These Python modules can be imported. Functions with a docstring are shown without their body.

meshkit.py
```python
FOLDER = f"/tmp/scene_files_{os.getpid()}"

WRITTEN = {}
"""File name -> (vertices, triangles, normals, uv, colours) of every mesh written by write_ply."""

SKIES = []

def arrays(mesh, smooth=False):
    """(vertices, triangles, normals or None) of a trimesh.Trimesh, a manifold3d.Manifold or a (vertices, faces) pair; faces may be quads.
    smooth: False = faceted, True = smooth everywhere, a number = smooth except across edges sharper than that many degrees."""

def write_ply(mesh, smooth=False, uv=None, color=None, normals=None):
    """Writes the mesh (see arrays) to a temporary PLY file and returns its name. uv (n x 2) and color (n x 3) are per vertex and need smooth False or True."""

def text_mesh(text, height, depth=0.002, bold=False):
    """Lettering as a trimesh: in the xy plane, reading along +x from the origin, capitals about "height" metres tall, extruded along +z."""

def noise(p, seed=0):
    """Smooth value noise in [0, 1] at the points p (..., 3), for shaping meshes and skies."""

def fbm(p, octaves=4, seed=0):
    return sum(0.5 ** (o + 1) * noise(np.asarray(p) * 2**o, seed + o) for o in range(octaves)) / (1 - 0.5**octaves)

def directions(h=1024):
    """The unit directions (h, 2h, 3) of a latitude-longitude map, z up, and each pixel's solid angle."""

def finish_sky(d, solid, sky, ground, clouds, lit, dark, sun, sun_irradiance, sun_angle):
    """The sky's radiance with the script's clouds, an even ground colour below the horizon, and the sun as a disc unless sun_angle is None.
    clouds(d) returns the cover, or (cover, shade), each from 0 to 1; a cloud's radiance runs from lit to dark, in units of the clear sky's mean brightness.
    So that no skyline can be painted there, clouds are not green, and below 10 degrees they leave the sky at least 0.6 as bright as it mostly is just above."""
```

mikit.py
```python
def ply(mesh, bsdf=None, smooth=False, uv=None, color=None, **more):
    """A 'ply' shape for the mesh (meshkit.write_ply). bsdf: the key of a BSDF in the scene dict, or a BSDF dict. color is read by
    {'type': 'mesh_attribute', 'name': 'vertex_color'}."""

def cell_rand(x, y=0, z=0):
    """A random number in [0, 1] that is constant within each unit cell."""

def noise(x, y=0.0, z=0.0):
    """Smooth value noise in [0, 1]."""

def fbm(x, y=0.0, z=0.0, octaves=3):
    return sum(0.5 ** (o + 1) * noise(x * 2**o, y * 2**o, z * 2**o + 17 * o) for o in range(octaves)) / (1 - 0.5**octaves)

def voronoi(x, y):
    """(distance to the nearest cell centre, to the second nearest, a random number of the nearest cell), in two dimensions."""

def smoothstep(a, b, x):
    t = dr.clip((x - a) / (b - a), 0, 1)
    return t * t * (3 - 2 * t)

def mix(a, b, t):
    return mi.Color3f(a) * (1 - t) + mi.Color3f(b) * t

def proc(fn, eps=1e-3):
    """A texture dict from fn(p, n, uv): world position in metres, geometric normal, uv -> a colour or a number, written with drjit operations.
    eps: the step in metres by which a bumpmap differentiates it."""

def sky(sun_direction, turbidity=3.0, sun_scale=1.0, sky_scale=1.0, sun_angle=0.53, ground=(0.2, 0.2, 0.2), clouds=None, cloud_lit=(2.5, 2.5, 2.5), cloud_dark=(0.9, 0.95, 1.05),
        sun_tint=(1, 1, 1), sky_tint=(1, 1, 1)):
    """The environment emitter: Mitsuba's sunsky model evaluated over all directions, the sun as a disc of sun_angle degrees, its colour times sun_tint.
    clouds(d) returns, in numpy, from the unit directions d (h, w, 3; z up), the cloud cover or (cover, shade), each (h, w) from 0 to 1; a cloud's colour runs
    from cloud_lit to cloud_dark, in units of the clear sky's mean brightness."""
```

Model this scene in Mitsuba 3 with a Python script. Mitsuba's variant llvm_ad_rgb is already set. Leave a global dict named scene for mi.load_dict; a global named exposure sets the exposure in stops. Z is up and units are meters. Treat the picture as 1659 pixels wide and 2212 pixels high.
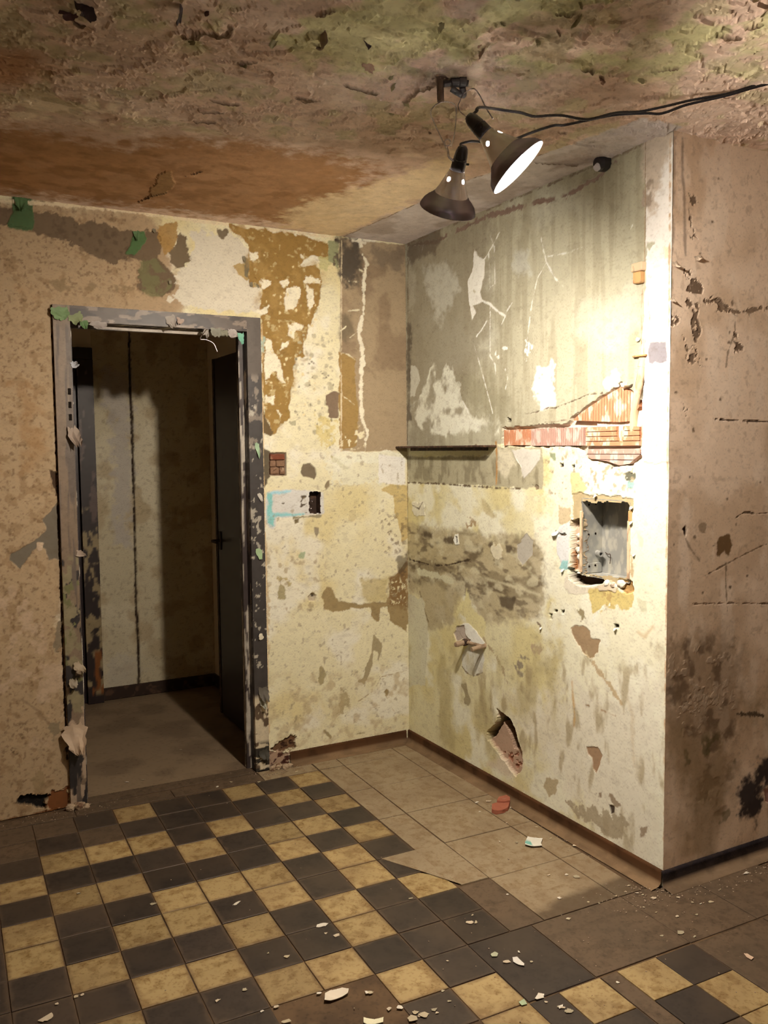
import math
import numpy as np, trimesh, shapely.geometry as sg
import drjit as dr, mitsuba as mi, mikit
from mikit import fbm as pf, noise as pn, cell_rand, smoothstep as ps

T = mi.ScalarTransform4f
scene, labels = {}, {}
exposure = 0.87

# ---------------------------------------------------------------- camera (standing in the room, looking into the corner)
EYE = np.array([-2.1792, -3.7649, 1.5])
LOOK = np.array([0.47601, 0.87637, -0.07340])
UP = np.array([0.04381, 0.05973, 0.99725])
scene['camera'] = {'type': 'perspective', 'fov': 47.876, 'fov_axis': 'x', 'near_clip': 0.05, 'far_clip': 60.0,
                   'to_world': T().look_at(origin=EYE.tolist(), target=(EYE + LOOK).tolist(), up=UP.tolist())}

# ---------------------------------------------------------------- light: two clamp lamps hung from the ceiling (bulbs built with the lamps)
LAMP_TINT = np.array([1.0, 0.86, 0.70])
BULB_RADIANCE = 2000.0
BULB_RADIANCE_LIT_WALL = 1150.0

# ---------------------------------------------------------------- room: corner at the origin, door wall y=0, kitchen wall x=0, metres
H = 2.504          # ceiling
LEN = 1.715        # length of the kitchen wall
HALL_Y, HALL_X = 1.55, -0.535
X0, X1, Y0 = -4.3, 2.4, -5.6
rng = np.random.default_rng(11)


def c(r, g, b, k=1.0):
    """Albedo of a surface that looks (r, g, b) in full lamp light."""
    v = np.array([r, g, b]) / 255.0
    v = np.where(v < .04045, v / 12.92, ((v + .055) / 1.055) ** 2.4) / np.array([1.0, 0.86, 0.62])
    return np.clip(v * k, 0.005, 0.86)


# ---------------------------------------------------------------- helpers
TAB = np.random.default_rng(5).random((97, 97))


def vn(x, y, seed=0):
    x, y = x + seed * 13.71, y + seed * 7.37
    xi, yi = np.floor(x).astype(int), np.floor(y).astype(int)
    u, v = x - xi, y - yi
    u, v = u * u * (3 - 2 * u), v * v * (3 - 2 * v)
    a, b, d, e = TAB[xi % 97, yi % 97], TAB[(xi + 1) % 97, yi % 97], TAB[xi % 97, (yi + 1) % 97], TAB[(xi + 1) % 97, (yi + 1) % 97]
    return (a * (1 - u) + b * u) * (1 - v) + (d * (1 - u) + e * u) * v


def fb(x, y, seed=0, octaves=4):
    s, t = 0, 0
    for o in range(octaves):
        s = s + 0.5 ** o * vn(x * 2 ** o, y * 2 ** o, seed + 3 * o)
        t += 0.5 ** o
    return s / t


def ss(a, b, x):
    t = np.clip((x - a) / (b - a), 0, 1)
    return t * t * (3 - 2 * t)


def put(key, mesh, bsdf, smooth=False, color=None, label=None, cat=None, group=None, kind=None, **more):
    base, n = key, 0
    while key in scene:
        n += 1
        key = f'{base}_{n:03d}'
    scene[key] = mikit.ply(mesh, bsdf, smooth, color=color, **more)
    d = {k: v for k, v in (('label', label), ('category', cat), ('group', group), ('kind', kind)) if v}
    if d:
        labels[key] = d
    return key


def tag(key, label, cat=None, group=None, kind=None):
    labels[key] = {k: v for k, v in (('label', label), ('category', cat), ('group', group), ('kind', kind)) if v}
    return key


def named(base):
    key, n = base, 0
    while key in scene or key in labels or any(k.startswith(key + '__') for k in scene):
        n += 1
        key = f'{base}_{n:03d}'
    return key


def lathe(profile, axis, origin, seg=40):
    """Turns (radius, distance along the axis) pairs round the axis."""
    m = trimesh.creation.revolve(np.array(profile, float), sections=seg)
    z = np.array(axis, float) / np.linalg.norm(axis)
    x = np.cross([0.3, 1, 0.1], z)
    x /= np.linalg.norm(x)
    M = np.eye(4)
    M[:3, 0], M[:3, 1], M[:3, 2], M[:3, 3] = x, np.cross(z, x), z, origin
    m.apply_transform(M)
    return m


def spline(pts, n=10):
    p = np.array(pts, float)
    q = np.vstack([2 * p[0] - p[1], p, 2 * p[-1] - p[-2]])
    out = []
    for i in range(1, len(q) - 2):
        for t in np.linspace(0, 1, n, endpoint=False):
            a, b, d, e = q[i - 1], q[i], q[i + 1], q[i + 2]
            out.append(.5 * (2 * b + (d - a) * t + (2 * a - 5 * b + 4 * d - e) * t * t + (3 * b - a - 3 * d + e) * t ** 3))
    return np.array(out + [p[-1]])


def tube(pts, r, seg=10):
    """A round tube along the points; r is a number or one per point."""
    p = np.array(pts, float)
    r = np.broadcast_to(np.array(r, float), len(p))
    d = np.gradient(p, axis=0)
    d /= np.linalg.norm(d, axis=1, keepdims=True)
    n = np.cross(d[0], [0.31, 0.2, 0.93])
    n /= np.linalg.norm(n)
    rings, th = [], np.arange(seg) * 2 * np.pi / seg
    for i in range(len(p)):
        n = n - d[i] * (n @ d[i])
        n /= np.linalg.norm(n)
        b = np.cross(d[i], n)
        rings.append(p[i] + r[i] * (np.cos(th)[:, None] * n + np.sin(th)[:, None] * b))
    v = np.vstack(rings + [p[:1], p[-1:]])
    f = []
    for i in range(len(p) - 1):
        for k in range(seg):
            a, b2 = i * seg + k, i * seg + (k + 1) % seg
            f += [[a, b2, a + seg], [b2, b2 + seg, a + seg]]
    e = (len(p) - 1) * seg
    for k in range(seg):
        f += [[len(v) - 2, (k + 1) % seg, k], [len(v) - 1, e + k, e + (k + 1) % seg]]
    return trimesh.Trimesh(v, f, process=False)


def box(x0, x1, y0, y1, z0, z1):
    m = trimesh.creation.box((x1 - x0, y1 - y0, z1 - z0))
    m.apply_translation(((x0 + x1) / 2, (y0 + y1) / 2, (z0 + z1) / 2))
    return m


def chamfered(x0, x1, y0, y1, z0, z1, b=0.002):
    import manifold3d as m3
    pts = [[x0 + sx * (x1 - x0) + (b if sx == 0 else -b) * (k != 0), y0 + sy * (y1 - y0) + (b if sy == 0 else -b) * (k != 1), z0 + sz * (z1 - z0) + (b if sz == 0 else -b) * (k != 2)]
           for sx in (0, 1) for sy in (0, 1) for sz in (0, 1) for k in range(3)]
    q = m3.Manifold.hull_points(np.array(pts)).to_mesh()
    return trimesh.Trimesh(np.array(q.vert_properties)[:, :3], np.array(q.tri_verts))


def join(*meshes):
    return trimesh.util.concatenate(list(meshes))


class Sheet:
    """A plastered surface as a fine grid: a colour, a relief height and holes, laid on by the calls below in its own metres (a across, b up)."""

    def __init__(s, a, b, base):
        s.a, s.b = np.array(a), np.array(b)
        s.A, s.B = [q.ravel() for q in np.meshgrid(s.a, s.b)]
        s.col = np.tile(np.array(base, float), (len(s.A), 1))
        s.h = np.zeros(len(s.A))
        s.hole = np.zeros(len(s.A), bool)
        s.k = 0

    def near(s, lo, hi, pad):
        return np.nonzero((s.A > lo[0] - pad) & (s.A < hi[0] + pad) & (s.B > lo[1] - pad) & (s.B < hi[1] + pad))[0]

    def paint(s, i, m, color, h=None, op=1.0):
        if color is not None:
            w = (m * op)[:, None]
            s.col[i] = s.col[i] * (1 - w) + np.array(color) * w
        if h:
            s.h[i] += m * h

    def dist(s, i, pts, closed=True):
        """Signed distance (negative inside) of the points i to the outline."""
        x, y = s.A[i], s.B[i]
        best, inside = np.full(len(i), 1e9), np.zeros(len(i), bool)
        n = len(pts)
        for k in range(n if closed else n - 1):
            (ax, ay), (bx, by) = pts[k][:2], pts[(k + 1) % n][:2]
            dx, dy = bx - ax, by - ay
            t = np.clip(((x - ax) * dx + (y - ay) * dy) / (dx * dx + dy * dy + 1e-12), 0, 1)
            w = 0.0
            if not closed and len(pts[k]) > 2:
                w = pts[k][2] * (1 - t) + pts[k + 1][2] * t
            best = np.minimum(best, np.hypot(x - ax - t * dx, y - ay - t * dy) - w)
            if closed:
                cr = ((ay > y) != (by > y)) & (x < (bx - ax) * (y - ay) / (by - ay + 1e-15) + ax)
                inside ^= cr
        return np.where(inside, -best, best) if closed else best

    def ragged(s, i, rag, rs):
        s.k += 1
        x, y = s.A[i], s.B[i]
        u = (fb(x / .02, y / .02, 7, 3) - .5) * rs * .5
        return ((fb((x + u) / rs, (y - u) / rs, s.k, 5) - .5) * 3.2 + (fb((x - u) / rs * 3.1, (y + u) / rs * 3.1, s.k + 5, 3) - .5) * 1.3) * rag

    def poly(s, pts, color, h=None, rag=.012, rs=.04, soft=.0025, op=1.0, tex=None, hole=False):
        p = np.array([q[:2] for q in pts])
        i = s.near(p.min(0), p.max(0), rag * 2 + soft * 3)
        d = s.dist(i, pts) + s.ragged(i, rag, rs)
        if hole:
            s.hole[i[d < 0]] = True
            return s
        m = 1 - ss(-soft, soft, d)
        if tex:                                   # (grain size, lower, upper): breaks the patch up
            m = m * ss(tex[1], tex[2], fb(s.A[i] / tex[0], s.B[i] / tex[0], s.k + 40, 4))
        s.paint(i, m, color, h, op)
        return s

    def line(s, pts, color, w=.002, h=None, rag=.003, rs=.02, soft=.002, op=1.0, tex=None):
        p = np.array([q[:2] for q in pts])
        q = [(*t[:2], t[2] * .001 if len(t) > 2 else w) for t in pts]
        wm = max(t[2] for t in q)
        i = s.near(p.min(0), p.max(0), wm + rag + soft * 3)
        d = s.dist(i, q, False) + s.ragged(i, rag, rs)
        m = 1 - ss(-soft, soft, d)
        if tex:
            m = m * ss(tex[1], tex[2], fb(s.A[i] / tex[0], s.B[i] / tex[0], s.k + 40, 4))
        s.paint(i, m, color, h, op)
        return s

    def grain(s, size, lo, hi, color, h=None, op=1.0, stretch=(1, 1), pts=None, soft=.03, seed=None, octaves=4):
        """Patches where a noise of that grain size exceeds lo..hi, all over or within an outline."""
        s.k += 1
        i = np.arange(len(s.A))
        m = 1.0
        if pts is not None:
            p = np.array([q[:2] for q in pts])
            i = s.near(p.min(0), p.max(0), soft * 2)
            m = 1 - ss(-soft, soft, s.dist(i, pts) + s.ragged(i, soft, .08))
        m = m * ss(lo, hi, fb(s.A[i] / size / stretch[0], s.B[i] / size / stretch[1], s.k if seed is None else seed, octaves))
        s.paint(i, m, color, h, op)
        return s

    def dots(s, n, lo, hi, r, color, h=None, seed=1, op=1.0, tall=1.0):
        g = np.random.default_rng(seed)
        for _ in range(n):
            x, y = g.uniform(lo[0], hi[0]), g.uniform(lo[1], hi[1])
            q = r[0] * (r[1] / r[0]) ** g.random()
            e, th = g.uniform(.7, 1.4), np.linspace(0, 2 * np.pi, 9)[:-1]
            s.poly([(x + q * e * math.cos(t), y + q * tall / e * math.sin(t)) for t in th], color, h, rag=q * .45, rs=q * 1.3 + .004, op=op)
        return s

    def shade(s, size, amount, seed=None, octaves=4, stretch=(1, 1)):
        s.k += 1
        s.col *= (1 + amount * 2 * (fb(s.A / size / stretch[0], s.B / size / stretch[1], s.k if seed is None else seed, octaves) - .5))[:, None]
        return s

    def bump(s, size, amount, octaves=4):
        s.k += 1
        s.h += amount * (fb(s.A / size, s.B / size, s.k, octaves) - .5)
        return s

    def mesh(s, at):
        """at(a, b, h) -> points; the faces look along +h."""
        na, nb = len(s.a), len(s.b)
        g = np.arange(na * nb).reshape(nb, na)
        q = np.stack([g[:-1, :-1], g[:-1, 1:], g[1:, 1:], g[1:, :-1]], -1).reshape(-1, 4)
        q = q[~s.hole[q].any(1)]
        v = np.stack(at(s.A, s.B, s.h), 1)
        use = np.unique(q)
        back = np.zeros(len(v), int)
        back[use] = np.arange(len(use))
        q, v, col = back[q], v[use], np.clip(s.col[use], .003, .9)
        f = np.vstack([q[:, [0, 1, 2]], q[:, [0, 2, 3]]])
        return trimesh.Trimesh(v, f, process=False), col


def steps(a, b, d):
    return np.linspace(a, b, max(2, int(round((b - a) / d)) + 1))


# ---------------------------------------------------------------- materials
def rgb(v):
    return {'type': 'rgb', 'value': [float(t) for t in v]}


def plain(v, rough=.7, spec=.3, metal=0.0):
    return {'type': 'twosided', 'bsdf': {'type': 'principled', 'base_color': rgb(v), 'roughness': rough, 'specular': spec, 'metallic': metal}}


def dirt_amount(p, n, uv):
    a = pf(p.x * 160, p.y * 160, p.z * 160, 2)
    b = pf(p.x * 34, p.y * 34, p.z * 34, 3)
    return ps(.52, .86, a) * .17 + ps(.58, .8, b) * .13


VC = {'type': 'mesh_attribute', 'name': 'vertex_color'}


def painted(rough, spec, dirt=(0.10, 0.062, 0.026)):
    return {'type': 'twosided', 'bsdf': {'type': 'blendbsdf', 'weight': mikit.proc(dirt_amount),
                                         'a': {'type': 'principled', 'base_color': dict(VC), 'roughness': rough, 'specular': spec},
                                         'b': {'type': 'principled', 'base_color': rgb(dirt), 'roughness': .9, 'specular': .15}}}


scene['plaster'] = painted(.85, .12)
scene['old_metal_paint'] = painted(.45, .45, (.03, .02, .012))
scene['chip_colour'] = {'type': 'twosided', 'bsdf': {'type': 'principled', 'base_color': dict(VC), 'roughness': .6, 'specular': .3}}

# floor tiles: colours in floor metres, the grid of the 6 inch tiles turned by a hair
GO, GA, GS, GT = np.array([-0.7403, -0.5969]), -0.02689, 0.15642, 0.15347


def G(col, row):
    x, y = col * GS, -row * GT
    return GO + [x * math.cos(GA) - y * math.sin(GA), x * math.sin(GA) + y * math.cos(GA)]


def tile_tone(base, dark, dust, dusty, edge=False, blotch=False):
    base, dark, dust = [mi.Color3f(*map(float, v)) for v in (base, dark, dust)]

    def fn(p, n, uv):
        x, y = p.x - float(GO[0]), p.y - float(GO[1])
        ca, sa = math.cos(GA), math.sin(GA)
        u, v = (x * ca + y * sa) / GS, -(-x * sa + y * ca) / GT
        one = cell_rand(dr.floor(u), dr.floor(v), 3)
        m = pf(p.x * 38 + one * 17, p.y * 38, 2.0, 4)
        f = pf(p.x * 150, p.y * 150, 5.0, 2)
        big = pf(p.x * 6.5, p.y * 6.5, 9.0, 3)
        q = mikit.mix(base, dark, ps(.42, .78, m) * .55 + ps(.55, .8, f) * .35)
        q = mikit.mix(q, dust, dusty * ps(.35, .75, big) * (0.5 + 0.5 * m))
        if edge:
            fu, fv = u - dr.floor(u), v - dr.floor(v)
            e = dr.minimum(dr.minimum(fu, 1 - fu), dr.minimum(fv, 1 - fv)) + .12 * (pf(p.x * 30, p.y * 30, 4.0, 3) - .5)
            q = mikit.mix(q, dust, (1 - ps(.0, .10, e)) * .6)
        if blotch:                       # darker area with an uneven curved edge, running out from the wall corner
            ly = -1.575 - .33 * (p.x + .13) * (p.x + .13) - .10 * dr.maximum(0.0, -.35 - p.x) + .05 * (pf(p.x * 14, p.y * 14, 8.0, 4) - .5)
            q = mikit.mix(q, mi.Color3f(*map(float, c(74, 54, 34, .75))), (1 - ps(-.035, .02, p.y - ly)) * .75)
        return q * (0.80 + 0.36 * one) if edge else q
    return fn


YELLOW, BLACK, TAN = c(190, 155, 94, .64), c(58, 46, 34, .8), c(176, 148, 104, .6)
for nm, fn, ro in (('tile_yellow', tile_tone(YELLOW, c(130, 92, 40, .7), c(120, 88, 52, .7), .45, True), .55), ('tile_black', tile_tone(BLACK, c(40, 31, 23), c(88, 68, 46, .8), .38, True), .5),
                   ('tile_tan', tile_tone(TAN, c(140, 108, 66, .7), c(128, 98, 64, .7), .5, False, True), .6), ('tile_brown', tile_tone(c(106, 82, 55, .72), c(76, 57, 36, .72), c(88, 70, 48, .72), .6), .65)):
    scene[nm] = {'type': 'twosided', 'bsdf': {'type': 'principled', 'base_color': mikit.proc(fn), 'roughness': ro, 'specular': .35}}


for nm in ('tile_yellow', 'tile_black'):
    scene[nm + '_slab'] = {'type': 'twosided', 'bsdf': {'type': 'principled', 'base_color': mikit.proc(tile_tone(*((YELLOW, c(130, 92, 40, .7), c(120, 88, 52, .7), .45) if 'yellow' in nm else (BLACK, c(40, 31, 23), c(84, 66, 45, .8), .5)))), 'roughness': .55, 'specular': .35}}


def floor_dirt(p, n, uv):
    a, b = pf(p.x * 9, p.y * 9, 1.0, 4), pf(p.x * 110, p.y * 110, 2.0, 2)
    return mikit.mix(mi.Color3f(*map(float, c(92, 68, 42))), mi.Color3f(*map(float, c(62, 46, 30))), ps(.3, .7, a) * .7 + ps(.5, .8, b) * .3)


scene['floor_bed'] = {'type': 'twosided', 'bsdf': {'type': 'principled', 'base_color': mikit.proc(floor_dirt), 'roughness': .85, 'specular': .2}}


def lino(p, n, uv):
    a, b = pf(p.x * 5, p.y * 5, 3.0, 4), pf(p.x * 70, p.y * 70, 6.0, 3)
    return mikit.mix(mi.Color3f(.21, .155, .10), mi.Color3f(.13, .092, .06), ps(.35, .65, a) * .7 + ps(.55, .8, b) * .3)


scene['hall_lino'] = {'type': 'twosided', 'bsdf': {'type': 'principled', 'base_color': mikit.proc(lino), 'roughness': .7, 'specular': .25}}


def clay(base, pale, cut):
    base, pale = [mi.Color3f(*map(float, v)) for v in (base, pale)]

    def fn(p, n, uv):
        return mikit.mix(base, pale, ps(cut, cut + .2, pf(p.x * 30, p.y * 60, p.z * 22, 4)))
    return fn


scene['clay_orange'] = {'type': 'diffuse', 'reflectance': mikit.proc(clay(c(206, 138, 92, .8), c(226, 190, 148, .85), .46))}
scene['clay_pink'] = {'type': 'diffuse', 'reflectance': mikit.proc(clay(c(196, 150, 120, .8), c(214, 184, 152, .85), .45))}
scene['clay_dull'] = {'type': 'diffuse', 'reflectance': mikit.proc(clay(c(176, 104, 72, .75), c(176, 124, 92, .8), .55))}
scene['clay_brown'] = {'type': 'diffuse', 'reflectance': mikit.proc(clay(c(134, 100, 70), c(176, 146, 108), .6))}
scene['clay_red'] = {'type': 'diffuse', 'reflectance': mikit.proc(clay(c(120, 68, 44), c(150, 112, 78), .55))}
scene['rough_plaster'] = {'type': 'diffuse', 'reflectance': mikit.proc(clay(c(222, 204, 166), c(176, 148, 112), .5))}
scene['dirty_plaster'] = {'type': 'diffuse', 'reflectance': mikit.proc(clay(c(170, 142, 104), c(112, 80, 54), .5))}
scene['shell_paint'] = plain((.78, .70, .58), .8)
scene['dark_wood'] = plain(c(34, 22, 22), .4, .5)
scene['hole_dark'] = plain((.012, .009, .007), .9, .1)
scene['chrome'] = {'type': 'twosided', 'bsdf': {'type': 'roughconductor', 'material': 'Al', 'alpha': .16, 'distribution': 'ggx'}}
scene['dark_reflection_chrome'] = {'type': 'twosided', 'bsdf': {'type': 'roughconductor', 'material': 'Cr', 'alpha': .10, 'distribution': 'ggx', 'specular_reflectance': rgb((.30, .28, .30))}}  # same metal dimmed, so the lamp skirt carries a painted dark room reflection
scene['lamp_inside'] = plain((.03, .03, .028), .5, .2)
scene['bakelite'] = plain((.012, .011, .015), .35, .5)
scene['rubber'] = plain((.010, .009, .012), .5, .4)
scene['wire_steel'] = {'type': 'roughconductor', 'material': 'Cr', 'alpha': .22}
scene['rusty_iron'] = {'type': 'twosided', 'bsdf': {'type': 'principled', 'base_color': mikit.proc(clay((.035, .02, .014), (.09, .05, .03), .5)), 'roughness': .7, 'specular': .3}}
scene['galvanised'] = {'type': 'twosided', 'bsdf': {'type': 'principled', 'base_color': mikit.proc(clay((.30, .31, .30), (.42, .42, .38), .45)), 'roughness': .5, 'specular': .5, 'metallic': .3}}
scene['pine'] = {'type': 'twosided', 'bsdf': {'type': 'principled', 'base_color': mikit.proc(clay(c(190, 140, 80), c(150, 108, 70), .5)), 'roughness': .7}}
scene['fibre_pipe'] = {'type': 'twosided', 'bsdf': {'type': 'principled', 'base_color': mikit.proc(clay(c(206, 172, 124), c(160, 126, 88), .5)), 'roughness': .7}}
scene['stub_metal'] = {'type': 'twosided', 'bsdf': {'type': 'principled', 'base_color': mikit.proc(clay(c(150, 122, 88), c(104, 78, 52), .5)), 'roughness': .6, 'specular': .4}}
scene['plug_white'] = plain(c(210, 196, 176), .6)

# ================================================================ WALL_LEFT (door wall, y = 0)
CREAM, WHITE, OCHRE, GREYEX = c(224, 206, 154), c(232, 217, 178), c(150, 114, 56), c(112, 94, 66)
DX0, DX1, DZ = -1.657, -0.769, 2.094            # outside of the door frame
xs = np.unique(np.round(np.concatenate([[X0], np.linspace(X0, -2.05, 30), steps(-2.04, 0.0, .004)]), 5))
w = Sheet(xs, steps(0, H, .004), CREAM)
w.grain(.35, .42, .62, c(214, 190, 126), op=.8).grain(.16, .5, .7, WHITE, op=.8).bump(.3, .003).bump(.03, .0003)
# beige paint left of and above the door, also darkened for weaker lamp light
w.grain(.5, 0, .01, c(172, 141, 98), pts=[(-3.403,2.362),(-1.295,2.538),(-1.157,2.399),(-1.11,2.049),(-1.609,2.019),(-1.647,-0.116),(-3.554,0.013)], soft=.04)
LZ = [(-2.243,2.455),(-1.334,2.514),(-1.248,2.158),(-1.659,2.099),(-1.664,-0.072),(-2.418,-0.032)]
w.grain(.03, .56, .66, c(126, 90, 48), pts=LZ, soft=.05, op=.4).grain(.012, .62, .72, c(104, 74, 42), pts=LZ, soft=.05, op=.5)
w.grain(.10, .55, .68, c(156, 116, 70), pts=[(-2.163,2.227),(-1.746,2.121),(-1.711,1.642),(-1.772,1.418),(-2.197,1.463)], soft=.06, op=.7)
w.grain(.05, .52, .62, c(188, 156, 116), pts=[(-2.211,1.144),(-1.701,0.959),(-1.661,0.526),(-1.706,0.296),(-2.241,0.462)], soft=.05, op=.7)
w.poly([(-1.665,2.189),(-1.622,2.199),(-1.572,2.19),(-1.514,2.195),(-1.45,2.187),(-1.317,2.194),(-1.304,2.178),(-1.412,2.163),(-1.502,2.169),(-1.573,2.164),(-1.617,2.147),(-1.66,2.17)], c(138, 112, 74), op=.8, tex=(.03, .35, .5))
# the bare grey band under the ceiling, with green flakes
w.poly([(-2.061,2.447),(-1.835,2.462),(-1.698,2.466),(-1.637,2.454),(-1.563,2.45),(-1.538,2.427),(-1.442,2.444),(-1.377,2.419),(-1.317,2.418),(-1.256,2.439),(-1.228,2.445),(-1.216,2.402),(-1.204,2.322),(-1.171,2.277),(-1.144,2.225),(-1.148,2.19),(-1.209,2.158),(-1.277,2.173),(-1.311,2.177),(-1.296,2.239),(-1.301,2.293),(-1.34,2.316),(-1.395,2.278),(-1.446,2.299),(-1.498,2.314),(-1.585,2.344),(-1.701,2.377),(-1.749,2.384),(-1.837,2.393),(-2.063,2.404)], c(112, 90, 62), h=-.0022, rag=.014)
w.grain(.02, .5, .7, c(88, 68, 46), pts=[(-1.835,2.456),(-1.563,2.444),(-1.377,2.412),(-1.27,2.424),(-1.277,2.187),(-1.301,2.293),(-1.446,2.312),(-1.701,2.383),(-1.837,2.4)], op=.6)
w.poly([(-1.301,2.3),(-1.232,2.326),(-1.178,2.263),(-1.152,2.197),(-1.216,2.157),(-1.291,2.172)], c(116, 108, 66), h=-.001, op=.8, tex=(.03, .3, .45))
w.poly([(-1.175,2.359),(-1.124,2.432),(-1.089,2.429),(-1.097,2.38),(-1.073,2.341),(-1.078,2.313),(-1.135,2.28),(-1.17,2.305)], c(116, 96, 66), h=-.002)
w.poly([(-1.786,2.512),(-1.72,2.514),(-1.713,2.477),(-1.709,2.414),(-1.719,2.381),(-1.803,2.382),(-1.814,2.396),(-1.785,2.443)], c(76, 94, 54), h=.003, rag=.006)
w.poly([(-1.317,2.418),(-1.276,2.426),(-1.267,2.397),(-1.299,2.347),(-1.32,2.325),(-1.353,2.328),(-1.332,2.377)], c(80, 102, 56), h=.003, rag=.006)
w.poly([(-1.214,2.457),(-1.144,2.475),(-1.139,2.41),(-1.162,2.347),(-1.197,2.323),(-1.212,2.403)], c(166, 124, 62), op=.9)
w.line([(-1.892,2.477,5),(-1.691,2.492,6),(-1.401,2.502,7),(-1.058,2.498,7),(-0.716,2.494,6),(-0.391,2.496,5)], c(222, 196, 146), op=.8, rag=.006)
# whiter plaster right of the door top, ochre under it
w.poly([(-1.074,2.445),(-0.914,2.455),(-0.854,2.44),(-0.772,2.377),(-0.758,2.213),(-0.76,2.111),(-0.808,2.123),(-0.996,2.11),(-1.174,2.143),(-1.144,2.211),(-1.15,2.252),(-1.07,2.321)], c(212, 194, 154), rag=.02)
w.poly([(-0.965,2.47),(-0.913,2.469),(-0.929,2.432),(-0.958,2.443)], c(120, 102, 72), h=-.002)
w.poly([(-0.88,2.317),(-0.796,2.339),(-0.755,2.242),(-0.798,2.224),(-0.843,2.278)], c(168, 134, 70), op=.9)
w.poly([(-0.833,2.364),(-0.799,2.339),(-0.767,2.234),(-0.798,2.246),(-0.839,2.278)], c(118, 104, 72), h=-.002)
w.poly([(-0.834,2.471),(-0.8,2.481),(-0.805,2.431),(-0.828,2.443)], c(118, 100, 70), h=-.002)
OZ = [(-0.895,2.493),(-0.804,2.489),(-0.594,2.492),(-0.418,2.466),(-0.419,2.39),(-0.464,2.391),(-0.497,2.393),(-0.569,2.357),(-0.564,2.342),(-0.486,2.359),(-0.464,2.341),(-0.46,2.286),(-0.467,2.205),(-0.485,2.128),(-0.525,2.061),(-0.56,1.973),(-0.555,1.923),(-0.582,1.927),(-0.605,1.881),(-0.612,1.796),(-0.624,1.765),(-0.631,1.645),(-0.675,1.619),(-0.709,1.569),(-0.749,1.654),(-0.763,1.762),(-0.764,1.939),(-0.76,2.135),(-0.758,2.223),(-0.779,2.241),(-0.81,2.248),(-0.821,2.42)]
w.poly(OZ, OCHRE, h=-.001, rag=.010).grain(.05, .5, .7, c(164, 128, 68), pts=OZ, op=.7).grain(.02, .64, .74, c(206, 182, 122), pts=OZ, op=.6, soft=.01)
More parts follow.
